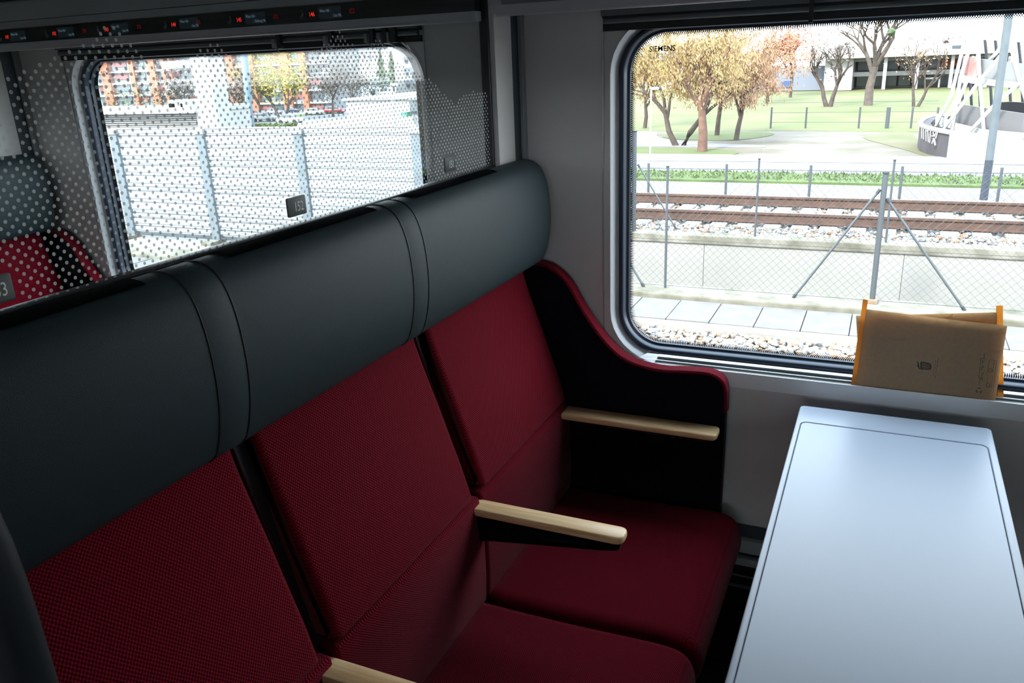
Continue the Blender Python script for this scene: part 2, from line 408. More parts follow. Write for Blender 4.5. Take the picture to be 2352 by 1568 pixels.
# wall furniture per bay: bright joint strip, sill with slots, blind housing, lower wall channels
for n, k in enumerate((-2, -1, 0, 1)):
    d = k*DX
    T = root(f'trim_{n+1}', None, None, (.377+d, 0, 0), kind='structure')
    link('joint_strip', bbox(.3755+d, .3775+d, -.004, .004, .40, 1.615, bev=.0005), ALU, T)
    link('joint_strip', bbox(1.651+d, 1.653+d, -.004, .004, .40, 1.615, bev=.0005), ALU, T)
    S = root(f'trim_{n+11}', None, None, (.5+d, 0, .8), kind='structure')     # window sill
    xa, xb = .405+d, 1.625+d
    # solid end pieces left and right of the slots, sloping slightly down to the room
    def slope(y): return .8108+(y-.035)*.06
    def sillpiece(nm, xa_, xb_, ya, yb, zlo, drop=0, bev=.0015):
        bm = prismx(round_poly([(ya, zlo), (ya, slope(ya)-drop), (yb, slope(yb)-drop), (yb, zlo)], [0, bev, bev, 0], 2), xa_, xb_); return link(nm, bm, SILL, S, smooth=True)
    xs = .507+d
    sillpiece('sill_end', xa, xs, -.0125, .046, .770); sillpiece('sill_end', xb-.05, xb, -.0125, .046, .770)
    sillpiece('sill_fascia', xs, xb-.05, -.0135, -.0095, .770)
    for ya, yb in ((.0095, .0125), (.032, .046)):
        link('rib_shade_body', bbox(xs, xb-.05, ya, yb, .785, slope(ya)-.0012, bev=0), SLOT, S)  # grey paints the shade on the rib's room-side face
        bm = prismx([(ya-.0005, slope(ya)-.0012), (ya-.0005, slope(ya)), (yb, slope(yb)), (yb, slope(yb)-.0012)], xs, xb-.05); link('rib_lit_cap', bm, SILL, S)  # white strip paints the light on the rib top
    link('slot_bed', bbox(xs, xb-.05, -.0095, .034, .770, .788, bev=0), SLOT, S)
    B = root(f'trim_{n+21}', None, None, (.5+d, 0, 1.6), kind='structure')    # roller blind housing
    link('blind_cover', bbox(.378+d, 1.65+d, -.024, .002, 1.6085, 1.66, bev=.003), BLIND2, B, smooth=True)
    link('blind_groove', bbox(.378+d, 1.65+d, -.012, .002, 1.604, 1.609, bev=0), BLACK, B)
    bm = bmesh.new(); tube(bm, [(.384+d, -.014, 1.5985), (1.645+d, -.014, 1.5985)], .0062, 12); link('blind_tube', bm, BLIND2, B, smooth=True)
    link('blind_bar', bbox(.378+d, 1.65+d, -.008, .04, 1.5775, 1.5925, bev=.001), BLIND, B)
    L = root(f'baseboard_{n+1}', None, None, (.5+d, 0, .3), kind='structure')
    for nm, m_, z0, z1, dep in (('channel', TRIMD, .362, .398, .003), ('heater_panel', WALLL, .324, .360, .016), ('channel', BLACK, .312, .324, .008),
                                ('heater_panel', WALLL, .290, .311, .022), ('channel', BLACK, .02, .289, .026), ('heater_rail', SLOT, .262, .266, .030), ('heater_rail', SLOT, .232, .2365, .034)):
        link(nm, bbox(-.36+d, DX-.36+d, -dep, .002, z0, z1, bev=.001), m_, L)

# ------------------------------------------------------------------ luggage racks
def rack(name, x0, x1, y, z, label, lipz, display):
    K = root(name, label, 'luggage rack', ((x0+x1)/2, y, z))
    # lip: rounded bottom edge and a bright under-edge
    lip = round_poly([(y+.03, z+.001), (y+.006, z), (y, z+.006), (y-.001, z+lipz), (y+.03, z+lipz)], [.0, .004, .004, .001, 0], 3)
    link('rack_lip', prismx(lip, x0, x1), RACKM, K, smooth=True)
    link('shelf', bbox(x0, x1, y+.03, -.002, z+.022, z+.036, bev=.002), RACKC, K)
    if display:
        link('cover_rail', prismx([(y+.002, z+.0575), (y-.004, z+.0595), (y-.006, z+.0765), (y+.03, z+.0765), (y+.03, z+.0575)], x0, x1), RACKC, K)
        link('cover', prismx(round_poly([(y+.03, z+.0778), (y-.006, z+.0778), (y-.012, z+.118), (y-.010, z+.13), (y+.03, z+.13)], [0, .001, .01, .01, 0], 4), x0, x1), RACKC, K, smooth=True)
        link('cover_edge', bbox(x0, x1, y-.02, y+.03, z+.131, z+.137, bev=.001), BLACK, K)
        link('head_panel', prismx([(y-.03, z+.139), (y-.06, z+.25), (y+.03, z+.38), (y+.05, z+.139)], x0, x1), RACKC, K)
        P_ = link('display_band', bbox(x0, x1, y, y+.03, z+lipz, z+.0575, bev=.0008), DISP, K)
        return K, P_
    return K, None
RY = -.19
RK, DB = rack('luggage_rack', -4.5, .1545, RY, 1.606, 'long grey overhead rack with a black display band of lit red seat numbers', .021, True)
RK2, _ = rack('luggage_rack', .193, 4.1, -.17, 1.614, 'short grey overhead rack lip right of the partition above the big window', .023, False)
for px, nm in ((640, 'bracket'), (760, 'bracket'), (855, 'bracket'), (885, 'bracket'), (905, 'bracket')):
    x = at(px, 80, 'y', -.03).x
    bm = bmesh.new(); box(bm, x-.006, x+.006, -.036, -.024, 1.578, 1.63); link(nm, bm, BLACK, RK)
    bm = bmesh.new(); box(bm, x-.022, x-.013, -.036, -.026, 1.580, 1.602); tube(bm, [(x-.018, -.034, 1.583), (x+.004, -.036, 1.568)], .0018, 6); link('coat_hook', bm, RACKC, RK)
bm = bmesh.new(); box(bm, .8125, .8205, -.036, -.026, 1.572, 1.63); link('bracket', bm, BLACK, RK2)

# seat displays on the band
sub(DB, RK)
YB = RY-.0004
def icon(x, z, s, seatmap):
    bm = bmesh.new()
    def seg(a, b, t):
        a = Vector((x+a[0]*s, YB-.0003, z+a[1]*s)); b = Vector((x+b[0]*s, YB-.0003, z+b[1]*s)); d = (b-a).normalized()
        obox(bm, (a+b)/2, d*((b-a).length/2), Vector((0, .0002, 0)), d.cross(Vector((0, 1, 0)))*t*s/2)
    f = -1 if seatmap < 0 else 1
    for a, b, t in (((-.15, .85), (-.1, .35), .16), ((-.1, .35), (.25, .3), .16), ((.25, .3), (.3, 0), .12), ((-.32, .7), (-.22, .18), .1), ((-.22, .18), (.2, .12), .1), ((0, .12), (0, -.1), .08), ((-.2, -.1), (.2, -.1), .08)):
        seg((a[0]*f, a[1]), (b[0]*f, b[1]), t)
    disc(bm, (x-.15*s*f, YB-.0004, z+1.0*s), Vector((.11*s, 0, 0)), Vector((0, 0, .11*s)), 10)
    return bm
data = [('141', (19, 97), (3, 97), (27, 84), 'Linz Hb', None, 1), ('142', (126, 85), (110, 88), (135, 74), 'Linz Hb', (196, 80), 1), ('143', (245, 71), (228, 74), (256, 60), 'Linz Hb', (320, 63), 1),
        ('144', (398, 54), (379, 55), (412, 42), 'Linz Hb', (455, 48), -1), ('145', (548, 38), (527, 41), (562, 26), 'Salzburg Hb', (633, 29), -1), ('146', (715, 22), (692, 25), (731, 9), 'Linz Hb', (808, 12), -1)]
for num, pn, pi_, ps, dest, pm, sm_ in data:
    x = at(*pn, 'y', RY).x
    zc = 1.606+.0385
    SP = root('tmp', None, None); D.objects.remove(SP)
    wd = .062
    xs = at(ps[0], ps[1]+10, 'y', RY).x
    scr = link('seat_screen', bbox(xs, xs+wd, YB-.0003, RY+.001, zc-.012, zc+.013, bev=0), SCREEN, DB, off=root_loc(DB))
    text('seat_number', num, .0135, (x, YB, zc-.005), WALLROT, LED, DB, 'CENTER', .8)
    text('journey_text', 'Wien Hbf -', .0095, (xs+.003, YB-.0004, zc+.002), WALLROT, LCDT, DB, 'LEFT', .72)
    text('journey_text', '- '+dest, .0095, (xs+wd, YB-.0004, zc-.009), WALLROT, LCDT, DB, 'RIGHT', .72)
    xi = at(*pi_, 'y', RY).x
    link('seat_icon', icon(xi, zc-.008, .016, sm_), ICON, DB, off=root_loc(DB))
    if pm:
        xm = at(*pm, 'y', RY).x
        text('number_reflection', '(22)', .012, (xm, YB-.0006, zc-.003), WALLROT, LEDREFL, DB, 'CENTER', .75)  # mirror image of a lit number, put in as glowing text

# ------------------------------------------------------------------ glass partitions
PX = .160
BOUND = [(-400, 190), (-300, 150), (-150, 120), (-60, 200), (0, 185), (42, 162), (76, 146), (134, 129), (167, 114), (200, 92), (240, 58), (258, 58), (290, 98), (330, 125), (360, 140), (400, 170), (440, 135), (470, 105), (482, 93), (500, 93), (520, 112), (560, 160), (600, 195), (650, 215), (700, 150), (740, 105), (755, 88), (772, 72), (786, 72), (800, 95), (830, 120), (850, 105), (862, 94), (874, 94), (885, 110), (905, 140), (940, 160), (975, 172), (1010, 205), (1045, 240), (1060, 222), (1085, 210), (1112, 212)]
BYZ = [(p.y, p.z) for p in (at(u, v, 'x', PX) for u, v in BOUND)]
def zb_at(y):
    if y <= BYZ[0][0]: return BYZ[0][1]
    for (ya, za), (yb, zb) in zip(BYZ, BYZ[1:]):
        if ya <= y <= yb: return za+(zb-za)*(y-ya)/max(1e-6, yb-ya)
    return BYZ[-1][1]
def partition(dx, label, plates):
    PT = root('glass_partition', label, 'partition', (PX+dx, -.9, 0), 'glass partitions between the bays')
    x = PX+dx; Ye = -1.62
    link('partition_base', bbox(x-.045, x-.004, Ye, -.02, 0.0, 1.285, bev=.002), BLACK, PT)
    link('partition_post', bbox(x-.02, x+.020, -.152, -.062, 1.0, ZC-.002, bev=.003), WALLG, PT, smooth=True)
    link('door_channel', bbox(x-.03, x+.016, -.062, .0-.001, 1.0, ZC-.002, bev=.002), TRIMD, PT)
    link('channel_lip', bbox(x+.016, x+.026, -.02, .0-.0005, 1.0, ZC-.002, bev=.002), RACKC, PT)
    bm = bmesh.new(); box(bm, x-.0045, x-.0005, Ye, -.158, 1.288, ZC-.002); link('glass_pane', bm, GLASSP, PT)
    link('glass_gasket', bbox(x-.012, x+.008, -.160, -.152, 1.285, ZC-.002, bev=.001), BLACK, PT)
    link('bottom_rail', bbox(x-.012, x+.011, Ye, -.155, 1.283, 1.3015, bev=.003), BLACK, PT, smooth=True)
    bm = bmesh.new(); tube(bm, [(x+.013, Ye, 1.288), (x+.013, -.156, 1.288)], .0042, 8); link('bright_rail', bm, ALU, PT, smooth=True)
    # printed dots: flat film on the glass
    bm = bmesh.new(); ey, ez = Vector((0, 1, 0)), Vector((0, 0, 1)); row = 0; z = 1.3015
    boxes = [(p0-.004, p1+.004, z0-.004, z1+.003) for _, p0, p1, z0, z1 in plates]
    while z < 1.62:
        y = -.164-(.00645 if row % 2 else 0)
        while y > Ye+.01:
            if z < zb_at(y) and not any(a < y < b and c < z < d_ for a, b, c, d_ in boxes):
                disc(bm, (x+.0002, y, z), ey, ez, 10, .00215)
            y -= .0129
        z += .0063; row += 1
    link('dot_print', bm, DOTM, PT, kind='stuff')
    for s, p0, p1, z0, z1 in plates:
        yc = (p0+p1)/2
        pl = [(p0, z0), (p1, z0), (p1, z1), (p0, z1)]
        bm = pillow(round_poly(pl, .003, 3), x, x+.003, .0006, 'x', 2)
        pt = link('number_plate', bm, PLATE, PT, smooth=True, label='dark grey plate with the seat number '+s); sub(pt, PT)
        text('seat_digits', s, .0205, (x+.0032, yc+.004, (z0+z1)/2-.0075), PARTROT, PLATET, pt, 'CENTER', .74)
        bm = bmesh.new(); box(bm, x+.0002, x+.0006, yc-.0009, yc+.0009, z0-.007, z0-.003); link('tick_mark', bm, MARK, pt, off=root_loc(pt))
    return PT
partition(0, 'clear glass screen with grey printed dots above the near bench and plates 152 and 151',
          [('151', -.378, -.333, 1.314, 1.343), ('152', -.876, -.832, 1.313, 1.342), ('153', -1.366, -1.322, 1.310, 1.339)])
partition(-DX, 'more distant dotted glass screen above the far bench beyond the near partition', [])

# ------------------------------------------------------------------ bench
BEN = root('bench_seat', 'three seat red bench with black headrest bolster and beech armrests beside the table', 'bench', (.45, -.8, 0), 'red benches in the bays')
def P_(name, bm, m, smooth=True, parent=BEN, **k): return link(name, bm, m, parent, smooth=smooth, off=root_loc(BEN), **k)
seats = ((-.558, -.060), (-1.058, -.577), (-1.555, -1.075))
for a, b in seats:
    c0, c1 = a, b
    backp = spline([(.300, .7035), (.283, .765), (.262, .828), (.240, .895), (.219, .955), (.200, 1.012), (.186, 1.07)], 3)
    prof = round_poly([(.225, .7035)], 0)[:0]
    pf = [(.158, 1.085), (.228, .7035)]
    poly = round_poly([pf[1]]+backp+[pf[0]], [.004, .012]+[0]*(len(backp)-2)+[.01, .01], 3)
    P_('back_cushion', pillow(poly, a+.005, b-(.014 if b < -.3 else .004), .018, 'y', 6), RED)
    lum = round_poly([(.200, .452), (.303, .452), (.3065, .52), (.3065, .60), (.3035, .66), (.298, .6985), (.200, .6985)], [.0, .006, 0, 0, 0, .008, 0], 3)
    P_('lumbar_cushion', pillow(lum, a+.002 if a < -.6 else a-.004, b+.006 if b < -.5 else b, .007, 'y', 3), RED)
    seat = spline([(.300, .459), (.40, .4585), (.52, .460), (.62, .464), (.69, .4645), (.726, .455), (.745, .430), (.750, .395), (.742, .360), (.715, .345)], 3)
    seat = [(.290, .335), (.290, .452)]+seat+[(.60, .335)]
    P_('seat_cushion', pillow(seat, a-.008, b+.006 if b > -.1 else b+.005, .032, 'y', 6), RED)
# dark shell behind the cushions, under-frame and plinth
P_('back_shell', pillow(round_poly([(.158, .34), (.262, .34), (.262, .70), (.165, 1.07), (.158, 1.08)], .004, 2), -1.572, -.056, .002, 'y', 2), mat('shell_black', (.004, .004, .006), .7))
P_('seat_frame', bbox(.20, .70, -1.55, -.07, .285, .338, bev=.006), BLACK)
for y in (-1.40, -.95, -.45):
    P_('support', bbox(.30, .56, y-.02, y+.02, .0, .29, bev=.004), BLACK)
# headrest bolster
HP = spline([(.168, 1.062), (.162, 1.12), (.160, 1.20), (.163, 1.268), (.176, 1.296), (.200, 1.3045), (.226, 1.300), (.247, 1.280), (.2605, 1.238), (.2655, 1.18), (.2615, 1.125), (.2485, 1.078), (.232, 1.058), (.20, 1.054)], 3)
HR = P_('headrest', pillow(HP, -1.575, -.038, .030, 'y', 6), LEATHER); sub(HR, BEN)
for yc, w_ in ((-.676, .025), (-1.143, .027)):
    outer = [p for p in inset(HP, -.0012)]
    band_bm = pillow([p for p in inset(HP, -.0003)], yc-w_, yc+w_, .002, 'y', 3)
    link('headrest_strap', band_bm, LEATHER, HR, smooth=True, off=root_loc(BEN))
    for s in (-1, 1):
        bm = bmesh.new(); y = yc+s*(w_+.0005)
        pp = [(p[0], y, p[1]) for p in inset(HP, -.0004) if p[0] > .17]
        tube(bm, pp, .0011, 6); link('seam', bm, LEATHER2, HR, smooth=True, off=root_loc(BEN))
for (u0, v0, u1, v1) in ((522, 586, 872, 480), (0, 760, 352, 650), (945, 452, 1138, 392)):
    p, q = at(u0, v0, 'z', 1.304), at(u1, v1, 'z', 1.304)
    bm = bmesh.new(); y0_, y1_ = sorted((p.y, q.y))
    prof = [p_ for p_ in inset(HP, -.0022) if p_[1] > 1.2935 and .176 < p_[0] < .231]
    band(bm, [[(a_, y0_, b_) for a_, b_ in prof], [(a_, y1_, b_) for a_, b_ in prof]], closed=False)
    bmesh.ops.solidify(bm, geom=list(bm.faces), thickness=.0012)
    link('velcro_strip', bm, VELCRO, HR, off=root_loc(BEN))
# window-side wing panel
WING = [(.16, 1.045)]+spline([(.195, 1.049), (.228, 1.049), (.258, 1.041), (.300, 1.006), (.343, .934), (.397, .863), (.452, .822), (.527, .807), (.60, .811), (.650, .812), (.678, .800), (.690, .775), (.692, .72)], 4)+[(.690, .40), (.66, .315), (.16, .315)]
WG = P_('side_wing', pillow(WING, -.052, -.018, .004, 'y', 2), DARKFAB); sub(WG, BEN)
edge = WING[1:-3]; o1 = inset(WING, -.003)[1:-3]; o2 = inset(WING, .004)[1:-3]
bm = bmesh.new()
cs = [(o2, -.0545), (inset(WING, .001)[1:-3], -.056), (o1, -.053), (inset(WING, -.0045)[1:-3], -.036), (o1, -.020), (o2, -.017)]
band(bm, [[(p[0], y, p[1]) for p in l] for l, y in cs], closed=False)
link('wing_piping', bm, RED, WG, smooth=True, off=root_loc(BEN), label='red woven edging of the wing')
# aisle-side wing, taller
AW = [(.16, 1.31)]+spline([(.22, 1.325), (.40, 1.325), (.468, 1.305), (.50, 1.25), (.508, 1.12), (.512, .98), (.545, .87), (.60, .81), (.66, .80), (.690, .77)], 4)+[(.690, .40), (.66, .315), (.16, .315)]
P_('side_wing', pillow(AW, -1.612, -1.578, .012, 'y', 4), mat('wing_black', (.006, .009, .012), .6, spec=.3), label='tall dark leather wing at the aisle end')
# armrests
def armrest(y0, y1, xb, xf, body=True, th=.016):
    poly = round_poly([(xb, y0), (xf, y0), (xf, y1), (xb, y1)], [.003, .017, .017, .003], 5)
    A = P_('armrest', pillow(poly, .684-th, .684, .0045, 'z', 3), WOOD, label='pale beech armrest pad'); sub(A, BEN)
    if body:
        bp = round_poly([(xb-.03, .667), (xf-.006, .667), (xf-.008, .652), (xf-.04, .645), (xb+.03, .610), (xb-.03, .600)], [.002, .004, .008, .01, .01, .002], 3)
        link('armrest_body', pillow(bp, y0+.005, y1-.005, .006, 'y', 3), DARKFAB, A, smooth=True, off=root_loc(BEN))
    else:
        link('armrest_bracket', bbox(xb+.02, xf-.03, y1-.02, y1-.002, .645, .670, bev=.003), BLACK, A, off=root_loc(BEN))
armrest(-.601, -.557, .283, .606)
armrest(-1.101, -1.057, .283, .606)
armrest(-.114, -.056, .296, .684, False, .015)
B2 = copy_tree(BEN); B2.location = (.45-DX, -.8, 0)
B2['label'] = 'farther red bench with black headrest seen through the dotted glass at left'

# ------------------------------------------------------------------ table
TZ = .7706
TB = root('table', 'pale grey laminate table standing against the window wall', 'table', (1.046, -.75, 0))
tx0, tx1, ty0, ty1 = .8587, 1.2328, -1.42, -.070
outer = rrect(tx0, tx1, ty0, ty1, .012, 5)
gx0, gx1, gy0, gy1 = tx0+.0105, tx1-.0140, ty0+.03, ty1-.090
inner = rrect(gx0, gx1, gy0, gy1, .014, 5)
bm = bmesh.new()
L_ = lambda poly, z: [(p[0], p[1], z) for p in poly]
band(bm, [L_(inner, TZ-.006), L_(inner, TZ-.0012), L_(inset(inner, -.0012), TZ), L_(inset(outer, .0045), TZ), L_(inset(outer, .0015), TZ-.0012), L_(outer, TZ-.0045), L_(outer, TZ-.019), L_(inset(outer, .004), TZ-.024)])
v = [bm.verts.new(p) for p in L_(inset(outer, .004), TZ-.024)]; bm.faces.new(v)
link('table_rim', bm, TABLE, TB, smooth=True)
bm = bmesh.new(); i2 = inset(inner, .0010)
band(bm, [L_(i2, TZ-.008), L_(i2, TZ-.002), L_(inset(i2, .0012), TZ-.0009)])
v = [bm.verts.new(p) for p in L_(inset(i2, .0012), TZ-.0009)]; bm.faces.new(v); bmesh.ops.remove_doubles(bm, verts=bm.verts, dist=1e-6)
link('table_panel', bm, TABLE, TB, smooth=True)
link('table_leg', bbox(1.00, 1.09, -.98, -.93, 0, TZ-.024, bev=.006), ALU, TB)
link('table_foot', bbox(.93, 1.16, -1.02, -.89, 0, .012, bev=.003), ALU, TB)
link('wall_bracket', bbox(.95, 1.14, -.14, -.030, TZ-.10, TZ-.024, bev=.004), BLACK, TB)

# ------------------------------------------------------------------ paper bags on the sill
def bag(nm, label, bl, br, tl, tr, strip_side, m_, sl, open_top):
    """flat folded paper bag: corners are world points; thin double sheet with a protruding glued flap"""
    bl, br, tl, tr = map(Vector, (bl, br, tl, tr)); nrm = (br-bl).cross(tl-bl).normalized()
    if nrm.y > 0: nrm = -nrm
    G_ = root(nm, label, 'paper bag', tuple((bl+br)/2), 'kraft paper bags on the sill')
    def sheet(off, q, thick, bow=0):
        bm = bmesh.new(); N = 10; rows = []
        for i in range(N+1):
            r_ = []
            for j in range(N+1):
                s, t = i/N, j/N
                p = (q[0]*(1-s)+q[1]*s)*(1-t)+(q[2]*(1-s)+q[3]*s)*t
                r_.append(bm.verts.new(p+nrm*(off+bow*math.sin(PI*s)*(.35+.65*t))))
            rows.append(r_)
        for i in range(N):
            for j in range(N): bm.faces.new((rows[i][j], rows[i+1][j], rows[i+1][j+1], rows[i][j+1]))
        bmesh.ops.solidify(bm, geom=list(bm.faces), thickness=thick); return bm
    link('front_sheet', sheet(.0030, (bl, br, tl, tr), .0004, .004), m_, G_, smooth='all')
    link('back_sheet', sheet(-.0005, (bl, br, tl, tr), .0004, .0015), m_, G_, smooth='all')
    if strip_side == 'l':
        a, b, c, d_ = bl-(br-bl)*.034, bl+(br-bl)*.004, tl-(tr-tl)*.036+(tl-bl)*.115, tl+(tr-tl)*.002+(tl-bl)*.107
    else:
        a, b, c, d_ = br-(br-bl)*.004-(tl-bl)*.0, br+(br-bl)*.045, tr-(tr-tl)*.004+(tr-br)*.075, tr+(tr-tl)*.042+(tr-br)*.075
    link('glue_flap', sheet(.0012, (a, b, c, d_), .0004), KRAFTB, G_, smooth='all', label='orange backlit single layer flap')
    return G_, bl, br, tl, tr, nrm
zs_ = .8128
fb = [at(1962, 894, 'z', zs_), at(2284, 934, 'z', zs_), at(1990, 710, 'y', -.012), at(2313, 748, 'y', -.012)]
fb = [at(1963, 899, 'y', -.006), at(2283, 936, 'y', -.006), at(1990, 710, 'y', .022), at(2313, 748, 'y', .022)]
G1, bl, br, tl, tr, nrm = bag('paper_bag', 'front kraft paper bag with a bin symbol leaning on the sill', *fb, 'l', KRAFT, 0, False)
bb_ = [at(1975, 872, 'y', .016), at(2290, 919, 'y', .016), at(1966, 725, 'y', .038), at(2289, 717, 'y', .038)]
bag('paper_bag', 'rear kraft paper bag tilted the other way against the window glass', *bb_, 'r', KRAFT, 0, False)
# prints on the front bag, in the sheet's own frame: s along the bottom edge, t upwards
def bp(s, t, off=.0085): return (bl*(1-s)+br*s)*(1-t)+(tl*(1-s)+tr*s)*t+nrm*(off+.004*0)
def surf(s, t): return (bl*(1-s)+br*s)*(1-t)+(tl*(1-s)+tr*s)*t+nrm*(.0033+.004*math.sin(PI*s)*(.35+.65*t)+.0005)
def stroke(bm, a, b, wd):
    p, q = surf(*a), surf(*b); d_ = (q-p).normalized(); n_ = d_.cross(nrm)*wd/2
    bm.faces.new([bm.verts.new(x) for x in (p-n_, q-n_, q+n_, p+n_)])
def st(u, v):      # photo pixel on the bag -> (s, t)
    e1, e2 = br-bl, tl-bl
    n0 = e1.cross(e2).normalized(); ray = FWD+(u-1176)/F*RT+(784-v)/F*UP; k = (bl-CAM).dot(n0)/ray.dot(n0); p = CAM+k*ray-bl
    a11, a12, a22 = e1.dot(e1), e1.dot(e2), e2.dot(e2); b1, b2 = p.dot(e1), p.dot(e2); dt = a11*a22-a12*a12
    return ((b1*a22-b2*a12)/dt, (a11*b2-a12*b1)/dt)
Z_ = lambda x, y: st(1900+x/4.48, 650+y/4.48)
bm = bmesh.new()
for a, b, w_ in (((970, 795), (968, 872), .0024), ((975, 797), (1062, 813), .0019), ((970, 868), (1060, 870), .0019), ((1062, 813), (1072, 840), .0019), ((1072, 840), (1062, 870), .0019),
                 ((980, 815), (1060, 828), .0015), ((978, 832), (1062, 842), .0015), ((978, 852), (1060, 857), .0015), ((935, 792), (951, 872), .0019), ((930, 832), (940, 828), .002), ((928, 842), (944, 836), .0015)):
    stroke(bm, Z_(*a), Z_(*b), w_)
link('bin_symbol', bm, INK, G1, label='black litter bin pictogram lying on its side')
bm = bmesh.new(); rr = random.Random(3)
def textline(bm, a, b, wd):
    n_ = 22
    for i in range(n_):
        if rr.random() < .78:
            t0, t1 = i/n_, (i+.78)/n_
            stroke(bm, Z_(a[0]+(b[0]-a[0])*t0, a[1]+(b[1]-a[1])*t0), Z_(a[0]+(b[0]-a[0])*t1, a[1]+(b[1]-a[1])*t1), wd)
textline(bm, (1148, 742), (1112, 970), .0009); textline(bm, (1120, 778), (1094, 930), .0009)
link('small_print', bm, GREYINK, G1)
bm = bmesh.new()
for a, b in (((1630, 685), (1600, 985)), ((1612, 715), (1590, 970)), ((1594, 740), (1565, 965))): textline(bm, a, b, .0014)
textline(bm, (1583, 950), (1565, 1025), .0014)
link('green_print', bm, GREENINK, G1)
bm = bmesh.new()
for k in range(3):
    a0 = k*2.094
    pts = [(1563+26*math.cos(a0+q*.42), 1090+26*math.sin(a0+q*.42)) for q in range(4)]
    for p, q in zip(pts, pts[1:]): stroke(bm, Z_(*p), Z_(*q), .0022)
link('recycling_symbol', bm, GREENINK, G1)
bm = bmesh.new()
for a, b in (((1680, 755), (1655, 900)), ((1680, 755), (1755, 765)), ((1755, 765), (1715, 1055)), ((1660, 912), (1640, 1050)), ((1640, 1050), (1715, 1058))): stroke(bm, Z_(*a), Z_(*b), .0006)
for a, b in (((1735, 770), (1710, 900)), ((1715, 920), (1690, 1045)), ((1722, 775), (1700, 880))): textline(bm, a, b, .0009)
for cx, cz in ((1688, 870), (1660, 1030)):
    for k in range(8): stroke(bm, Z_(cx+20*math.cos(k*.785), cz+20*math.sin(k*.785)), Z_(cx+20*math.cos((k+1)*.785), cz+20*math.sin((k+1)*.785)), .0007)
link('info_print', bm, GREYINK, G1)
# ================================================================== OUTSIDE
ALB = 0.38
G0, GK, G1Z, G2 = -1.30, -1.245, -.86, -7.5     # our ballast, kerb, second track, streets below the embankment
CONC = mat('pale_concrete', (.62, .60, .54), .85, bump=(30, .4, 'noise'), var=(2.2, .12))
SLABM = mat('slab_concrete', (.33, .32, .30), .85, bump=(40, .4, 'noise'), var=(5, .16))
WALLC = mat('wall_concrete', (.60, .59, .55), .85, bump=(30, .3, 'noise'), var=(1.4, .07))
CONCD = mat('weathered_concrete', (.56, .53, .45), .9, bump=(30, .5, 'noise'), var=(3.5, .4, (.22, .21, .14)))
STONEG = [mat('ballast_cream', (.62, .52, .42), .85, var=(14, .25)), mat('ballast_grey', (.42, .43, .45), .85, var=(14, .25)), mat('ballast_rust', (.52, .33, .22), .85, var=(14, .25)), mat('ballast_white', (.74, .70, .66), .85, var=(14, .15))]
STEEL = mat('galvanised_steel', (.19, .22, .24), .45, metal=.35)
STEELD = mat('dark_steel', (.06, .07, .08), .5)
RAIL = mat('rusty_rail', (.17, .085, .055), .7, var=(8, .3))
RAILTOP = mat('rail_head', (.5, .45, .42), .35, metal=.5)
GRASS = mat('lawn_grass', (.19, .24, .05), .95, var=(.55, .1, (.30, .28, .12)), bump=(20, .8, 'noise'))
GRASSV = mat('bright_grass', (.16, .25, .05), .95, var=(2.2, .3), bump=(40, .8, 'noise'))
GRASS2 = mat('island_grass', (.14, .21, .04), .95, var=(1.4, .2, (.22, .25, .08)), bump=(30, .8, 'noise'))
DIRT = mat('dry_ground', (.40, .36, .31), .95, var=(.8, .1, (.20, .17, .09)), bump=(12, .5, 'noise'))
GRAVEL = mat('light_gravel', (.45, .44, .43), .95, var=(22, .3), bump=(60, .8, 'noise'))
PATHM = mat('path_asphalt', (.44, .44, .46), .9, var=(4, .08))
WHITE = mat('white_paint', (.80, .80, .79), .5)
WHITEP = mat('white_plaster', (.78, .78, .76), .8, var=(1.5, .05))
ORANGE = mat('orange_render', (.75, .26, .14), .8, var=(.4, .12))
GLZ = mat('dark_glazing', (.12, .16, .19), .15, spec=.8)
GREYB = mat('grey_render', (.42, .44, .46), .8, var=(.8, .12))
ROADM = mat('road_asphalt', (.36, .36, .38), .9)
BARR = mat('barrier_aluminium', (.66, .69, .74), .4, metal=.15)
BARRP = mat('barrier_post_zinc', (.36, .42, .47), .5, metal=.3, var=(9, .12))

# ------------------------------------------------------------------ ground layers
def flat(name, pts, z, m, th=.3, **k):
    bm = bmesh.new(); pts = [(p[0], p[1]) for p in pts]
    pillow(pts, z-th, z, 0, 'z', 1, bm); return link(name, bm, m, **k)
BASEM = mat('ballast_gap_shade', (.30, .26, .22), .95, var=(9, .4))  # dark brown paints the shade in the gaps between stones
flat('ground_ballast_base', [(-40, .6), (12, .6), (12, 6.62), (-40, 6.62)], G0-.05, BASEM, kind='structure')
flat('ground_ditch', [(-40, 6.62), (12, 6.62), (12, 9.5), (-40, 9.5)], -2.0, CONC, kind='structure')
flat('ground_track', [(-5.0, 9.51), (30, 9.51), (30, 14.3), (-7.2, 14.3)], G1Z-.09, GRAVEL, 7.2, kind='structure')
flat('ground_field', [(-7.2, 14.3), (70, 14.3), (120, 110), (-50, 110)], G1Z-.04, DIRT, 7.2, kind='structure')
flat('ground_street', [(-400, 9.6), (60, 9.6), (200, 420), (-500, 420)], G2, ROADM, kind='structure')

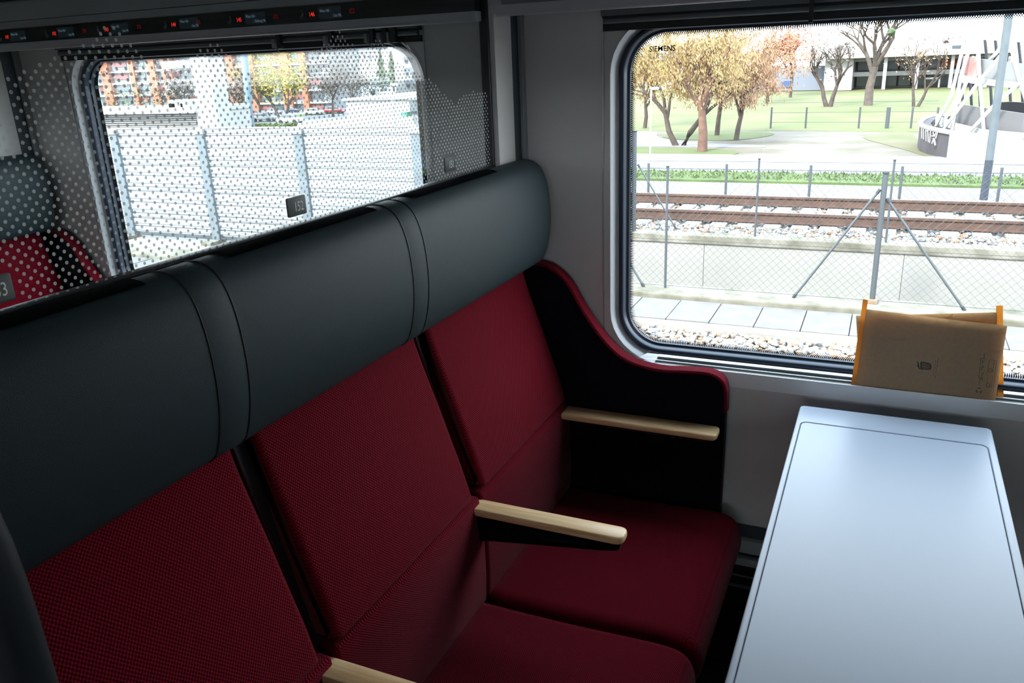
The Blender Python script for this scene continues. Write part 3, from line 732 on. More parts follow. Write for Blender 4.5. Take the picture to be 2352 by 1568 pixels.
def gp(u, v, z=G1Z): p = at(u, v, 'z', z); return (p.x, p.y)
def patch(name, px, z, m, smooth=3, **k):
    pts = [gp(u, v) for u, v in px]
    if smooth:
        P = [pts[-1]]+pts+[pts[0]]
        pts = [p for p in round_poly(pts, 3.0, smooth)]
    return flat(name, pts, z, m, .006, kind='structure', **k)
flat('gravel_shoulder', [(-6, 12.6), (30, 12.6), (30, 14.25), (-7, 14.25)], G1Z-.01, GRAVEL, .05, kind='structure')
flat('ground_gap_shade', [(-5.0, 9.47), (12, 9.47), (12, 12.58), (-5.0, 12.58)], G1Z-.075, BASEM, .03, kind='structure')  # extra dark sheet painting gap shade under the far ballast
flat('footpath', [(-9, 15.6), (30, 15.0), (30, 18.4), (-9, 19.0)], G1Z-.02, PATHM, .03, kind='structure')
flat('grass_strip', [(-8, 14.35), (30, 13.8), (30, 14.9), (-8, 15.55)], G1Z+.03, GRASSV, .08, kind='structure')
patch('lawn', [(1380, 296), (1600, 300), (1800, 296), (2000, 300), (2130, 300), (2200, 270), (2500, 260), (2500, 196), (2200, 200), (1900, 203), (1380, 206)], G1Z-.034, GRASS)
patch('tree_island', [(1440, 334), (1520, 336), (1640, 338), (1700, 346), (1690, 352), (1560, 356), (1440, 352)], G1Z-.028, GRASS2)
patch('tree_island', [(1510, 312), (1560, 302), (1660, 300), (1790, 302), (1760, 312), (1680, 321), (1560, 318)], G1Z-.028, GRASS2)
patch('footpath_branch', [(1380, 300), (1520, 298), (1500, 312), (1570, 324), (1760, 331), (1760, 336), (1560, 334), (1440, 332), (1380, 336)], G1Z-.031, PATHM)
patch('grass_verge', [(2090, 296), (2120, 330), (2240, 365), (2380, 385), (2380, 398), (2200, 378), (2080, 340), (1960, 310)], G1Z-.030, mat('verge_grass', (.18, .21, .06), .95, var=(.8, .2, (.29, .25, .14))))
# grass tufts scattered along the strip and field edge
bm = bmesh.new()
for i in range(2600):
    x = R.uniform(-6, 8); y = 14.4+R.random()*1.15-.01*x 
    hgt = R.uniform(.02, .06); a = R.uniform(0, PI); dx, dy = math.cos(a)*.025, math.sin(a)*.025
    lx, ly = R.uniform(-.03, .03), R.uniform(-.03, .03)
    v = [bm.verts.new(p) for p in ((x-dx, y-dy, G1Z+.02), (x+dx, y+dy, G1Z+.02), (x+lx, y+ly, G1Z+.03+hgt))]; bm.faces.new(v)
tag(link('grass_tufts', bm, GRASSV), 'short green grass blades along the strip behind the far track', 'grass', kind='stuff')

# ------------------------------------------------------------------ ballast stones
def stone_bm(rr, s):
    bm = bmesh.new(); bmesh.ops.create_icosphere(bm, subdivisions=1, radius=s)
    sc_ = (rr.uniform(.8, 1.3), rr.uniform(.7, 1.1), rr.uniform(.5, .85))
    ax = [Vector((rr.gauss(0, 1), rr.gauss(0, 1), rr.gauss(0, 1))).normalized() for _ in range(5)]; cut = [rr.uniform(.55, .85)*s for _ in ax]
    for v in bm.verts:
        for a, c in zip(ax, cut):
            d = v.co.dot(a)
            if d > c: v.co -= a*(d-c)
        v.co = Vector((v.co.x*sc_[0], v.co.y*sc_[1], v.co.z*sc_[2]))*rr.uniform(.93, 1.07)
    return bm
rr = random.Random(11)
stone_me = []
for i in range(16):
    bm = stone_bm(rr, .034); me = D.meshes.new('stone'); bm.to_mesh(me); bm.free(); me.materials.append(STONEG[(0, 1, 0, 3, 0, 2, 3, 1, 0, 3, 1, 0, 2, 3, 0, 1)[i]]); stone_me.append(me)
def stone_field(name, label, regions, pitch, zbase, n_single, near_key, root_at, sizes=(.8, 1.35), hz=.03):
    RTT = root(name, label, 'ballast', root_at)
    spots = []
    for (xa, xb, ya, yb) in regions:
        nx, ny = int((xb-xa)/pitch), int((yb-ya)/pitch)
        for i in range(nx):
            for j in range(ny):
                spots.append((xa+(i+.5+rr.uniform(-.45, .45))*pitch, ya+(j+.5+rr.uniform(-.45, .45))*pitch, zbase+rr.uniform(-.01, hz)))
    spots.sort(key=near_key)
    arrs = [(np.array([v.co[:] for v in me.vertices]), [tuple(p.vertices) for p in me.polygons], STONEG.index(me.materials[0])) for me in stone_me]
    V, Fc, MI = [], [], []; base = 0
    for k, (x, y, z) in enumerate(spots):
        me_i = rr.randrange(16); s = rr.uniform(*sizes)
        rot = (rr.uniform(-.6, .6), rr.uniform(-.6, .6), rr.uniform(0, 6.28))
        if k < n_single:
            o = D.objects.new('stone', stone_me[me_i]); col.objects.link(o); o.parent = RTT
            o.location = Vector((x, y, z))-Vector(root_at); o.rotation_euler = rot; o.scale = (s, s, s)
        else:
            v, f, mi = arrs[me_i]; a = rot[2]; c_, s_ = math.cos(a), math.sin(a); b_ = rot[0]
            m3 = np.array(((c_, -s_, 0), (s_, c_, 0), (0, 0, 1)))@np.array(((1, 0, 0), (0, math.cos(b_), -math.sin(b_)), (0, math.sin(b_), math.cos(b_))))
            V.append((v*s)@m3.T+np.array((x, y, z))-np.array(root_at)); Fc += [tuple(i+base for i in q) for q in f]; MI += [mi]*len(f); base += len(v)
    if V:
        me = D.meshes.new('ballast_stones'); me.from_pydata(np.concatenate(V).tolist(), [], Fc)
        for m_ in STONEG: me.materials.append(m_)
        me.polygons.foreach_set('material_index', MI); me.update()
        o = D.objects.new('ballast_stones', me); col.objects.link(o); o.parent = RTT; o['kind'] = 'stuff'
    return RTT
inview = lambda p: (0 if -1.3 < p[0] < 2.6 and p[1] > 5.6 else 1)
stone_field('ballast_bed', 'loose pale ballast stones right below the window, in front of the paving slabs', [(-2.2, 3.4, 5.3, 6.60)], .052, G0-.03, 300,
            lambda p: (inview(p), (Vector(p)-CAM).length), (0, 5.5, G0))
stone_field('ballast_bed', 'ballast under the rusty rails beyond the low concrete wall', [(-3.6, 4.2, 9.56, 10.38), (-4.2, 4.4, 10.54, 11.82), (-4.2, 4.8, 11.98, 12.55)], .058, G1Z-.092, 300,
            lambda p: (0 if -2.6 < p[0] < 2.9 and p[1] < 10.4 else 1, (Vector(p)-CAM).length), (0, 11, G1Z), (.8, 1.3), .05)
stone_field('ballast_bed', 'strip of ballast at the foot of the white noise barrier', [(-13.5, -8.6, 5.6, 6.5)], .075, G0-.03, 150,
            lambda p: (Vector(p)-CAM).length, (-11, 6, G0), (.9, 1.5))

# ------------------------------------------------------------------ cable-trough slabs, kerb, low wall
TR = root('cable_trough', 'row of square concrete cover slabs beside the near ballast', 'cable trough', (0, 7.2, G0))
link('trough_edge', bbox(-14, 8, 6.62, 6.80, G0-.45, G0-.005, bev=.006), CONC, TR)
x = -3.52
while x < 5.2:
    z = G0+R.uniform(-.004, .006)
    bm = bbox(x+.004, x+.476, 6.825, 7.60, z-.06, z, bev=.008)
    link('slab', bm, SLABM, TR); x += .48
link('trough_bed', bbox(-14, 8, 6.80, 7.62, G0-.45, G0-.06, bev=0), CONCD, TR)
x = -13.9
while x < -3.6:
    link('slab', bbox(x+.006, x+1.02, 6.825, 7.60, G0-.06, G0+R.uniform(-.004, .006), bev=.008), SLABM, TR); x += 1.026
KB = tag(link('kerb_beam', bbox(-14, 8, 7.625, 8.10, -2.0, GK, bev=.02), CONCD), 'weathered concrete footing beam carrying the near chain-link fence', 'kerb')
RWL = root('retaining_wall', 'low pale concrete wall with streaked coping holding the far track', 'wall', (0, 9.3, -1.3))
x = -6.2
while x < 9:
    link('wall_panel', bbox(x+.0015, x+2.4985, 9.28, 9.46, -2.2, G1Z-.115, bev=.008), WALLC, RWL); x += 2.5
link('coping', bbox(-6.2, 9, 9.255, 9.50, G1Z-.115, G1Z-.0, bev=.012), CONCD, RWL)

# ------------------------------------------------------------------ track
TK = root('railway_track', 'pair of rusty rails on pale sleepers beyond the low wall', 'railway track', (0, 11.2, G1Z))
slb = bbox(-.115, .115, -1.0, 1.0, -.14, -.026, bev=.012)
slp = None
for i in range(28):
    X = -5.0+.38*i
    if slp is None:
        slp = link('sleeper', slb, CONC, TK, off=(0, 0, 0)); slp.location = (X, 0, 0)
    else:
        o = slp.copy(); col.objects.link(o); o.location = (X, 0, 0)
for yr in (10.46, 11.90):
    prof = [(-.065, 0), (.065, 0), (.065, .012), (.012, .03), (.010, .10), (.034, .112), (.034, .142), (.028, .148), (-.028, .148), (-.034, .142), (-.034, .112), (-.010, .10), (-.012, .03), (-.065, .012)]
    rl = link('rail', prismx([(yr+a, G1Z-.012+b) for a, b in prof], -7, 9.5), RAIL, TK)
    sub(rl, TK); bm = bmesh.new(); box(bm, -7, 9.5, yr-.024, yr+.024, G1Z+.1358, G1Z+.1368); link('rail_head', bm, RAILTOP, rl, off=root_loc(TK))

# ------------------------------------------------------------------ chain-link fences
def chain(name, parent, x0, x1, y, z0, z1, cell, r, wires):
    bm = bmesh.new(); H = z1-z0; n = int((x1-x0+H)/cell)
    for i in range(n):
        for sgn in (1, -1):
            xa = x0-H+i*cell if sgn > 0 else x0+i*cell
            pa, pb = (xa, z0), (xa+sgn*H, z1)
            # clip to [x0, x1]
            def cl(p, q):
                if p[0] == q[0]: return p
                for lim in (x0, x1):
                    if (p[0]-lim)*(q[0]-lim) < 0 and ((lim == x0 and p[0] < lim) or (lim == x1 and p[0] > lim)):
                        t = (lim-p[0])/(q[0]-p[0]); p = (lim, p[1]+(q[1]-p[1])*t)
                return p
            pa2, pb2 = cl(pa, pb), cl(pb, pa)
            if max(pa2[0], pb2[0]) < x0-1e-4 or min(pa2[0], pb2[0]) > x1+1e-4: continue
            if abs(pa2[0]-pb2[0]) < 1e-3: continue
            tube(bm, [(pa2[0], y+sgn*r, pa2[1]), (pb2[0], y+sgn*r, pb2[1])], r, 3, cap=False)
    o = link(name, bm, STEEL, parent, kind='stuff')
    for z in wires:
        bm = bmesh.new(); tube(bm, [(x0, y, z), (x1, y, z)], r*1.7, 4); link('tension_wire', bm, STEELD, parent)
def post(parent, x, y, z0, z1, r, m=STEEL, cap=True, lean=0):
    bm = bmesh.new(); cyl(bm, (x, y, z0), (x+lean, y, z1), r, 12); o = link('fence_post', bm, m, parent, smooth=True)
    if cap:
        sub(o, parent); bm = bmesh.new(); cyl(bm, (x+lean, y, z1-.012), (x+lean, y, z1+.008), r*1.18, 12); link('post_cap', bm, STEELD, o, off=root_loc(parent))
    return o
def brace(parent, a, b, r):
    bm = bmesh.new(); cyl(bm, a, b, r, 10); o = link('brace', bm, STEEL, parent, smooth=True); sub(o, parent)
    a, b = Vector(a), Vector(b); d = (b-a).normalized()
    bm = bmesh.new(); cyl(bm, a, a+d*.05, r*1.35, 10); cyl(bm, b-d*.05, b, r*1.35, 10); link('brace_clamp', bm, STEELD, o, off=root_loc(parent))
FY = 7.894
FA = root('chain_link_fence', 'near galvanised chain-link fence with a braced middle post on the kerb', 'fence', (0, FY, GK), 'chain-link fences along the tracks')
chain('wire_mesh', FA, -3.4, 4.2, FY, GK+.02, .225, .092, .0015, (.225, -.63, GK+.03))
post(FA, -1.395, FY, GK, .25, .016)
post(FA, .985, FY, GK, .215, .030)
link('post_base', bbox(.93, 1.04, FY-.055, FY+.055, GK, GK+.05, bev=.006), mat('rust_concrete', (.52, .36, .25), .9, var=(12, .2)), FA)
post(FA, 3.35, FY, GK, .25, .016); post(FA, -3.3, FY, GK, .25, .03)
brace(FA, (.135, FY-.03, GK), (.945, FY, .035), .014); brace(FA, (1.915, FY-.03, GK), (1.02, FY, -.06), .014)
brace(FA, (-1.66, FY-.03, GK), (-2.45, FY, .0), .014)
FB = root('chain_link_fence', 'chain-link fence standing on top of the low concrete wall', 'fence', (0, 9.38, G1Z), 'chain-link fences along the tracks')
chain('wire_mesh', FB, -5.2, 6.2, 9.38, G1Z+.03, .13, .11, .0014, (.13,))
post(FB, -2.23, 9.38, G1Z, .53, .032); brace(FB, (-1.63, 9.40, -.80), (-2.18, 9.38, .08), .011)
for x in (-.545, 1.07, 2.7, 4.3, -3.9): post(FB, x, 9.38, G1Z, .17 if x < 3 else .15, .014)
FC = root('chain_link_fence', 'low chain-link fence behind the far track', 'fence', (0, 12.35, G1Z), 'chain-link fences along the tracks')
chain('wire_mesh', FC, -6, 7, 12.35, G1Z+.02, -.36, .13, .0014, (-.36,))
for i in range(-4, 6): post(FC, -.13+1.345*i, 12.35, G1Z-.05, -.28, .022, cap=False)
# distant mesh fence on the lawn edge
FD = root('mesh_fence', 'pale mesh fence across the lawn beside the round pavilion', 'fence', (2, 25, G1Z))
for px in (1770, 1850, 1972, 2037, 2092, 2150):
    p = at(px, 292, 'z', G1Z); q = at(px, 246, 'y', p.y)
    post(FD, p.x, p.y, G1Z-.05, q.z, .03 if px != 2037 else .06, cap=False)
p, q = at(1770, 292, 'z', G1Z), at(2150, 292, 'z', G1Z)
bm = bmesh.new()
for k in range(3):
    z = G1Z+.15+k*.3
    tube(bm, [(p.x, p.y, z), (q.x, q.y, z)], .006, 4)
link('fence_wire', bm, STEEL, FD)

# ------------------------------------------------------------------ street lamp, catenary mast
def lamp(u, vb, vt, zg, r, name, label, head=True, m=WHITE, lean=0, Y=None):
    p = at(u, vb, 'z', zg) if Y is None else Vector((at(u, vb, 'y', Y).x, Y, zg)); q = at(u, vt, 'y', p.y)
    L = root(name, label, 'lamp post' if head else 'pole', (p.x, p.y, zg))
    bm = bmesh.new(); cyl(bm, (p.x, p.y, zg-.2), (p.x+lean, p.y, q.z), r, 10); link('pole', bm, m, L, smooth=True)
    if head:
        s = (CAM-p).length/F
        bm = bmesh.new(); obox(bm, (p.x+lean+8*s, p.y, q.z-4*s), (9*s, 0, 0), (0, 3*s, 0), (0, 0, 3.2*s)); bmesh.ops.bevel(bm, geom=list(bm.edges), offset=1.5*s, segments=2, affect='EDGES'); link('lamp_head', bm, m, L)
    return L
lamp(1493, 385, 199, G1Z, .018, 'lamp_post', 'slim white lamp post left of the golden trees')
MP = root('catenary_mast', 'tall grey steel mast with a dark foot in front of the white lattice', 'pole', (2.44, 13.0, G1Z))
bm = bmesh.new(); tube(bm, [(2.44, 13, G1Z-.1), (2.44, 13, -.25)], .060, 14); link('mast_foot', bm, mat('mast_dark', (.07, .09, .13), .5), MP, smooth=True)
bm = bmesh.new(); tube(bm, [(2.44, 13, -.25), (2.40, 13, 3.2)], .058, 14); link('mast', bm, mat('mast_grey', (.20, .25, .28), .5, var=(5, .15)), MP, smooth=True)

# ------------------------------------------------------------------ trees
def tree(name, label, u, vb, zg, vt, spread, leafm, n_leaf, leaf, seed, trunk_px=10, group=None, fork=None, droop=0.0, crown=(.35, 1.0), bark=None, lean=0, cat='tree', elong=1.0, levels=4):
    """crown sized from its apparent extent; every tree stands at its own distance"""
    r_ = random.Random(seed); p = at(u, vb, 'z', zg); top = at(u, vt, 'y', p.y).z; H = top-zg; s = (p-CAM).length/F
    T = root(name, label, cat, (p.x, p.y, zg), group)
    bm = bmesh.new(); tips = []; W_ = spread*s/2
    def grow(a, d, L, r, lv):
        b = a+d*L; mid = a+d*L*.5+Vector((r_.uniform(-1, 1), r_.uniform(-1, 1), 0))*L*.06
        tube(bm, [a, mid, b], [r, r*.85, r*.68], 5, cap=False)
        if lv >= 2: tips.append((mid, L)); tips.append((b, L))
        if lv < levels:
            for k in range(3 if lv else 4):
                nd = (d*1.0+Vector((r_.uniform(-1, 1), r_.uniform(-1, 1), r_.uniform(-.25-droop, .65)))*(.62+.1*lv)).normalized()
                grow(b if k else mid.lerp(b, .6), nd, L*r_.uniform(.6, .85), r*.55, lv+1)
    tr_ = trunk_px*s/2
    forks = fork or [(0, 0)]
    for fx, fy in forks:
        st_ = Vector((p.x+fx*s*.25, p.y, zg-.1)); dd = Vector((fx*.02+lean+r_.uniform(-.06, .06), fy*.02+r_.uniform(-.06, .06), 1)).normalized()
        grow(st_, dd, H*crown[0], tr_/(1 if len(forks) == 1 else 1.15), 0)
    # squash skeleton into the crown box
    for v in bm.verts:
        q = v.co-p
        if q.z > H: q.z = H-(q.z-H)*.3
        if q.z > H*.2: q.x = max(-W_, min(W_, q.x*1.0))
        v.co = p+q
    link('trunk', bm, bark or mat('bark', (.16, .12, .10), .9, var=(6, .3)), T, smooth='all')
    if n_leaf:
        bm = bmesh.new(); cz = zg+H*(crown[0]+crown[1])/2+.02*H; hz_ = H*(crown[1]-crown[0])/2*1.12
        for i in range(n_leaf):
            if r_.random() < .6 and tips:
                t, L = r_.choice(tips); c = t+Vector((r_.gauss(0, .22), r_.gauss(0, .22), r_.gauss(0, .18)-droop*abs(r_.gauss(0, .4))))*max(L, .3)
                c.x = p.x+max(-W_, min(W_, c.x-p.x)); c.z = min(c.z, top)
            else:
                while True:
                    q = Vector((r_.uniform(-1, 1), r_.uniform(-1, 1), r_.uniform(-1, 1)))
                    if q.length < 1: break
                c = Vector((p.x+q.x*W_, p.y+q.y*W_*.8, cz+q.z*hz_*elong))
                # clumps: pull towards a lattice of attractors
                k = Vector((round(c.x/(W_*.28))*(W_*.28), round(c.y/(W_*.3))*(W_*.3), round(c.z/(W_*.22))*(W_*.22))); c = c.lerp(k, r_.uniform(0, .55))
            a = Vector((r_.gauss(0, 1), r_.gauss(0, 1), r_.gauss(0, 1))).normalized(); b = a.orthogonal().normalized(); l_ = leaf*s*r_.uniform(.6, 1.3)
            if droop: a = (a*.5+Vector((0, 0, -1))).normalized(); b = a.orthogonal().normalized()
            bm.faces.new([bm.verts.new(x_) for x_ in (c-a*l_*(1.6 if droop else 1), c+b*l_*.55, c+a*l_*(1.6 if droop else 1), c-b*l_*.55)])
        link('foliage', bm, leafm, T, kind='stuff')
    return T
def leafmat(name, c1, c2):
    return mat(name, c1, .8, var=(1.3, .2, c2))
GOLD = leafmat('golden_leaves', (.98, .74, .32), (.78, .48, .22)); GOLD2 = leafmat('ochre_leaves', (.80, .48, .26), (.66, .36, .20)); YELL = leafmat('yellow_leaves', (.85, .72, .10), (.62, .52, .08))
REDL = leafmat('red_leaves', (.75, .22, .12), (.55, .16, .08)); GREENL = leafmat('conifer_green', (.12, .20, .09), (.20, .28, .12)); TWIG = leafmat('bare_twigs', (.34, .28, .23), (.26, .22, .20)); OLIVE = leafmat('olive_leaves', (.34, .36, .20), (.26, .30, .18))
BARKL = mat('pale_bark', (.24, .19, .16), .9, var=(6, .3))
gt = 'golden trees on the lawn'
tree('willow_tree', 'golden autumn tree with a thick reddish trunk, foremost of the clump', 1612, 345, G1Z, -90, 260, GOLD, 11000, 2.0, 1, 24, gt, droop=.5, crown=(.24, 1.0), bark=mat('red_bark', (.30, .17, .12), .9, var=(6, .3)))
tree('willow_tree', 'golden twin-trunked tree at the left of the clump', 1560, 331, G1Z, -70, 300, GOLD, 11000, 2.0, 2, 17, gt, fork=[(-22, 0), (30, 5)], droop=.5, crown=(.22, 1.0))
tree('willow_tree', 'ochre slanting tree behind the golden clump', 1646, 308, G1Z, -40, 300, GOLD2, 7000, 2.0, 3, 12, gt, droop=.4, crown=(.25, 1.0), lean=.12)
tree('willow_tree', 'ochre tree with a low drooping crown right of the golden clump', 1690, 318, G1Z, 30, 300, GOLD2, 8000, 2.0, 4, 13, gt, droop=.6, crown=(.25, 1.0), lean=.2, bark=BARKL)
tree('willow_tree', 'pale yellow tree at the left edge of the big window', 1480, 292, G1Z, -40, 230, YELL, 6000, 2.2, 5, 10, gt, crown=(.2, 1.0))
bt = 'trees behind the lawn'
tree('red_tree', 'small bright red-leaved tree before the white hall', 1815, 222, G1Z, 50, 110, REDL, 4500, 2.0, 6, 7, bt, crown=(.3, 1.0))
tree('russet_tree', 'russet bush-like tree on the lawn left of the forked tree', 1762, 236, G1Z, 70, 230, GOLD2, 5500, 1.9, 7, 8, bt, crown=(.3, 1.0))
tree('bare_tree', 'bare forked tree in front of the white hall wall', 1903, 243, G1Z, 60, 80, TWIG, 300, 3.0, 8, 12, bt, fork=[(-12, 0), (12, 0)], crown=(.3, 1.0))
TALL = tree('bare_tree', 'tall bare tree with a thick leaning trunk and a mistletoe ball', 1994, 240, G1Z, -60, 150, TWIG, 260, 3.0, 9, 19, bt, crown=(.32, 1.0), lean=.08, bark=BARKL)
tree('bare_tree', 'slender bare double-trunked tree near the round pavilion', 2102, 243, G1Z, 100, 90, GOLD2, 220, 2.6, 10, 8, bt, fork=[(-10, 0), (14, 0)], crown=(.35, 1.0), lean=.06)
p = at(2047, 72, 'y', 31); bm = bmesh.new(); bmesh.ops.create_icosphere(bm, subdivisions=2, radius=.13)
for v in bm.verts: v.co = v.co*R.uniform(.75, 1.2)+p
link('mistletoe', bm, GREENL, TALL, label='round green mistletoe ball')
tree('bare_tree', 'hazy bare treetops far behind the white hall', 2180, 178, G1Z, 84, 260, TWIG, 900, 3.2, 12, 6, bt, crown=(.3, 1.0))

# ------------------------------------------------------------------ white hall behind the lawn
def facebox(parent, name, m, u0, v0, u1, v1, Y, depth=.3, dy=0.0, bev=0):
    """box whose front face on plane y = Y spans the two sighted corners"""
    a, b = at(u0, v0, 'y', Y), at(u1, v1, 'y', Y)
    bm = bmesh.new(); box(bm, min(a.x, b.x), max(a.x, b.x), Y-dy, Y+depth, min(a.z, b.z), max(a.z, b.z)); return link(name, bm, m, parent)
HY = 50
def hx(u): return at(u, 150, 'y', HY).x
def hz(v, u=2000): return at(u, v, 'y', HY).z
HL = root('white_hall', 'long low white hall with columns behind the lawn', 'building', (hx(2000), HY, G1Z))
def hb(name, m, u0, u1, v0, v1, y0=0, y1=4):
    bm = bmesh.new(); box(bm, hx(u0), hx(u1), HY+y0, HY+y1, hz(v1), hz(v0)); return link(name, bm, m, HL)
hb('wall', WHITEP, 1895, 1960, 132, 206, 0, 4); hb('roof', WHITEP, 1860, 2330, 108, 132, -.6, 8); hb('roof_box', WHITEP, 1918, 1968, 103, 109, 1, 5)
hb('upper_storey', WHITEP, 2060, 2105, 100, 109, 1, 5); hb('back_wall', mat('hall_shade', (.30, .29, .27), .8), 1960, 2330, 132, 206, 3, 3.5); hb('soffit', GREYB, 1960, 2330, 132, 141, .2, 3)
hb('balcony', WHITEP, 1960, 2330, 166, 176, .8, 1.4)
for u in (2034, 2108, 2187, 2268): hb('column', WHITE, u-4, u+4, 130, 206, -.2, .2)
for k in range(9):
    u = 1966+k*34
    hb('window', GLZ, u, u+29, 144, 165, 2.8, 3.1); hb('window', GLZ, u, u+29, 178, 204, 2.8, 3.1)
hb('doorway', WHITE, 2130, 2165, 183, 187, 1.0, 1.3); hb('doorway', WHITE, 2162, 2166, 183, 206, 1.0, 1.3)
hb('vent_window', GLZ, 2180, 2208, 112, 118, -.65, -.5); hb('red_panel', ORANGE, 2166, 2212, 144, 160, 2.6, 2.9)
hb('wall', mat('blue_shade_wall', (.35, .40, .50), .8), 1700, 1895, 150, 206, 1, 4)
hb('wall', WHITEP, 1500, 1700, 170, 204, 3, 6)
for k in range(4): hb('window', mat('blue_window', (.12, .2, .42), .3), 1660+k*44, 1682+k*44, 182, 197, .9, 1.05)

# ------------------------------------------------------------------ round pavilion with white lattice
PV = root('lattice_pavilion', 'round open pavilion with white lattice struts and mesh railings at right', 'pavilion', (4.5, 22, G1Z))
CX, CY = 4.9, 21.5
def pv(u, v, y): return at(u, v, 'y', y)
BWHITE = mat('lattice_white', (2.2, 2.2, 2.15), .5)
beams = [((2150, 290), (2186, 215), (2222, 68), 20.2, 20.9), ((2186, 300), (2206, 178), (2249, 40), 20.0, 20.4), ((2260, 306), (2249, 163), (2244, 40), 19.6, 20.0), ((2168, 296), (2252, 183), (2322, 100), 19.9, 19.6),
         ((2224, 306), (2280, 245), (2362, 172), 19.5, 19.3), ((2316, 80), (2338, 170), (2366, 260), 19.6, 19.2), ((2183, 288), (2200, 235), (2258, 100), 21.0, 21.6), ((2160, 292), (2190, 240), (2236, 130), 21.2, 22.0),
         ((2335, 330), (2380, 280), (2400, 260), 19.0, 19.0), ((2316, 80), (2290, 120), (2262, 150), 19.6, 20.6)]
for a, b, c, ya, yb in beams:
    s = 21/F
    bm = bmesh.new(); tube(bm, [pv(*a, ya), pv(*b, (ya+yb)/2), pv(*c, yb)], 3.4*s, 8); link('strut', bm, BWHITE, PV, smooth='all')
def ringband(name, m, v_list, th, y_of, closed=False, dz=.0):
    """curved horizontal band through sighted points"""
    bm = bmesh.new(); pts = [pv(u, v, y) for u, v, y in v_list]
    lo = [p+Vector((0, 0, -th)) for p in pts]; hi = [p for p in pts]
    lo2 = [p+Vector((0, .16, 0)) for p in lo]; hi2 = [p+Vector((0, .16, 0)) for p in hi]
    v = band(bm, [lo, hi, hi2, lo2, lo], closed=False); return link(name, bm, m, PV)
ringband('ring_beam', WHITE, [(2206, 170, 20.6), (2235, 178, 20.1), (2290, 184, 19.7), (2352, 190, 19.3), (2440, 200, 19.0)], .13, 0)
ringband('ring_beam', WHITE, [(2150, 266, 20.9), (2170, 272, 20.4), (2200, 284, 19.9), (2260, 298, 19.5), (2352, 306, 19.1), (2450, 318, 18.8)], .17, 0)
ringband('ring_beam', WHITE, [(2215, 82, 20.8), (2250, 78, 20.4), (2300, 80, 20.0), (2352, 84, 19.7), (2440, 90, 19.3)], .12, 0)
MESHM = mat('mesh_screen', (.30, .30, .31), .6, metal=.2)
ringband('mesh_railing', MESHM, [(2196, 238, 20.6), (2230, 243, 20.2), (2290, 252, 19.8), (2352, 261, 19.4), (2450, 272, 19.1)], .52, 0)
ringband('mesh_railing', mat('mesh_screen_light', (.42, .44, .44), .6), [(2216, 130, 20.7), (2250, 134, 20.3), (2300, 140, 19.9), (2352, 146, 19.6), (2440, 152, 19.2)], .46, 0)
ringband('poster', mat('poster_red', (.60, .18, .16), .6, var=(3, .4, (.8, .6, .55))), [(2214, 128, 20.55), (2250, 133, 20.15)], .50, 0)
ringband('dark_deck', mat('deck_dark', (.09, .08, .09), .8), [(2282, 236, 20.9), (2320, 234, 20.5), (2440, 240, 20.2)], .30, 0)
ringband('roof_slab', WHITE, [(2190, 50, 21.5), (2300, 48, 20.9), (2440, 52, 20.4)], .10, 0)
for u in (2212, 2232, 2252, 2278, 2322, 2350):
    bm = bmesh.new(); tube(bm, [pv(u, 252, 21.6), pv(u-3, 190, 21.6)], .035, 6); link('inner_post', bm, STEELD, PV)
for u in (2268, 2292, 2345):
    bm = bmesh.new(); tube(bm, [pv(u, 150, 21.2), pv(u-6, 90, 21.2)], .035, 6); link('inner_post', bm, STEELD, PV)
for k in range(4):
    bm = bmesh.new(); tube(bm, [pv(2270+k*26, 76, 20.6), pv(2271+k*26, 55, 20.6)], .05, 6); link('inner_post', bm, WHITE, PV)
# base: rounded dark graffiti wall at the left end, pale concrete to the right
GB = root('pavilion_base', 'curved base wall of the pavilion, dark with white graffiti at its rounded end', 'wall', (3, 20, G1Z))
base_top = [(2170, 266, 22.2), (2140, 268, 21.9), (2122, 274, 21.3), (2113, 283, 20.7), (2118, 290, 20.0), (2135, 296, 19.4), (2160, 301, 18.9), (2182, 305, 18.6)]
def wallstrip(name, m, pts, zb, th=.12):
    bm = bmesh.new(); hi = [pv(*q) for q in pts]; lo = [Vector((p.x, p.y, zb)) for p in hi]
    c = Vector((CX, CY, 0)); inn = [p+((Vector((c.x, c.y, p.z))-p).normalized())*th*2 for p in hi]; inl = [Vector((p.x, p.y, zb)) for p in inn]
    band(bm, [lo, hi, inn, inl, lo], closed=False); return link(name, bm, m, GB)
wallstrip('dark_wall', mat('graffiti_wall', (.13, .12, .13), .8, var=(4, .2)), base_top, G1Z-.1)
wallstrip('coping', WHITEP, [(u, v-4, y-.02) for u, v, y in base_top], pv(2140, 288, 19.6).z-.0, .16) if False else None
bm = bmesh.new(); hi = [pv(u, v-1, y) for u, v, y in base_top]
tube(bm, hi, .055, 8); link('coping', bm, WHITE, GB)
wallstrip('pale_wall', CONC, [(2182, 301, 18.55), (2230, 308, 18.3), (2290, 316, 18.0), (2352, 324, 17.7), (2470, 340, 17.2)], G1Z-.1)
bm = bmesh.new()
def gstroke(a, b, y, w_=.012):
    p, q = pv(*a, y), pv(*b, y); d_ = (q-p).normalized(); n_ = d_.cross(Vector((0, 1, 0))).normalized()*w_; bm.faces.new([bm.verts.new(x_) for x_ in (p-n_, q-n_, q+n_, p+n_)])
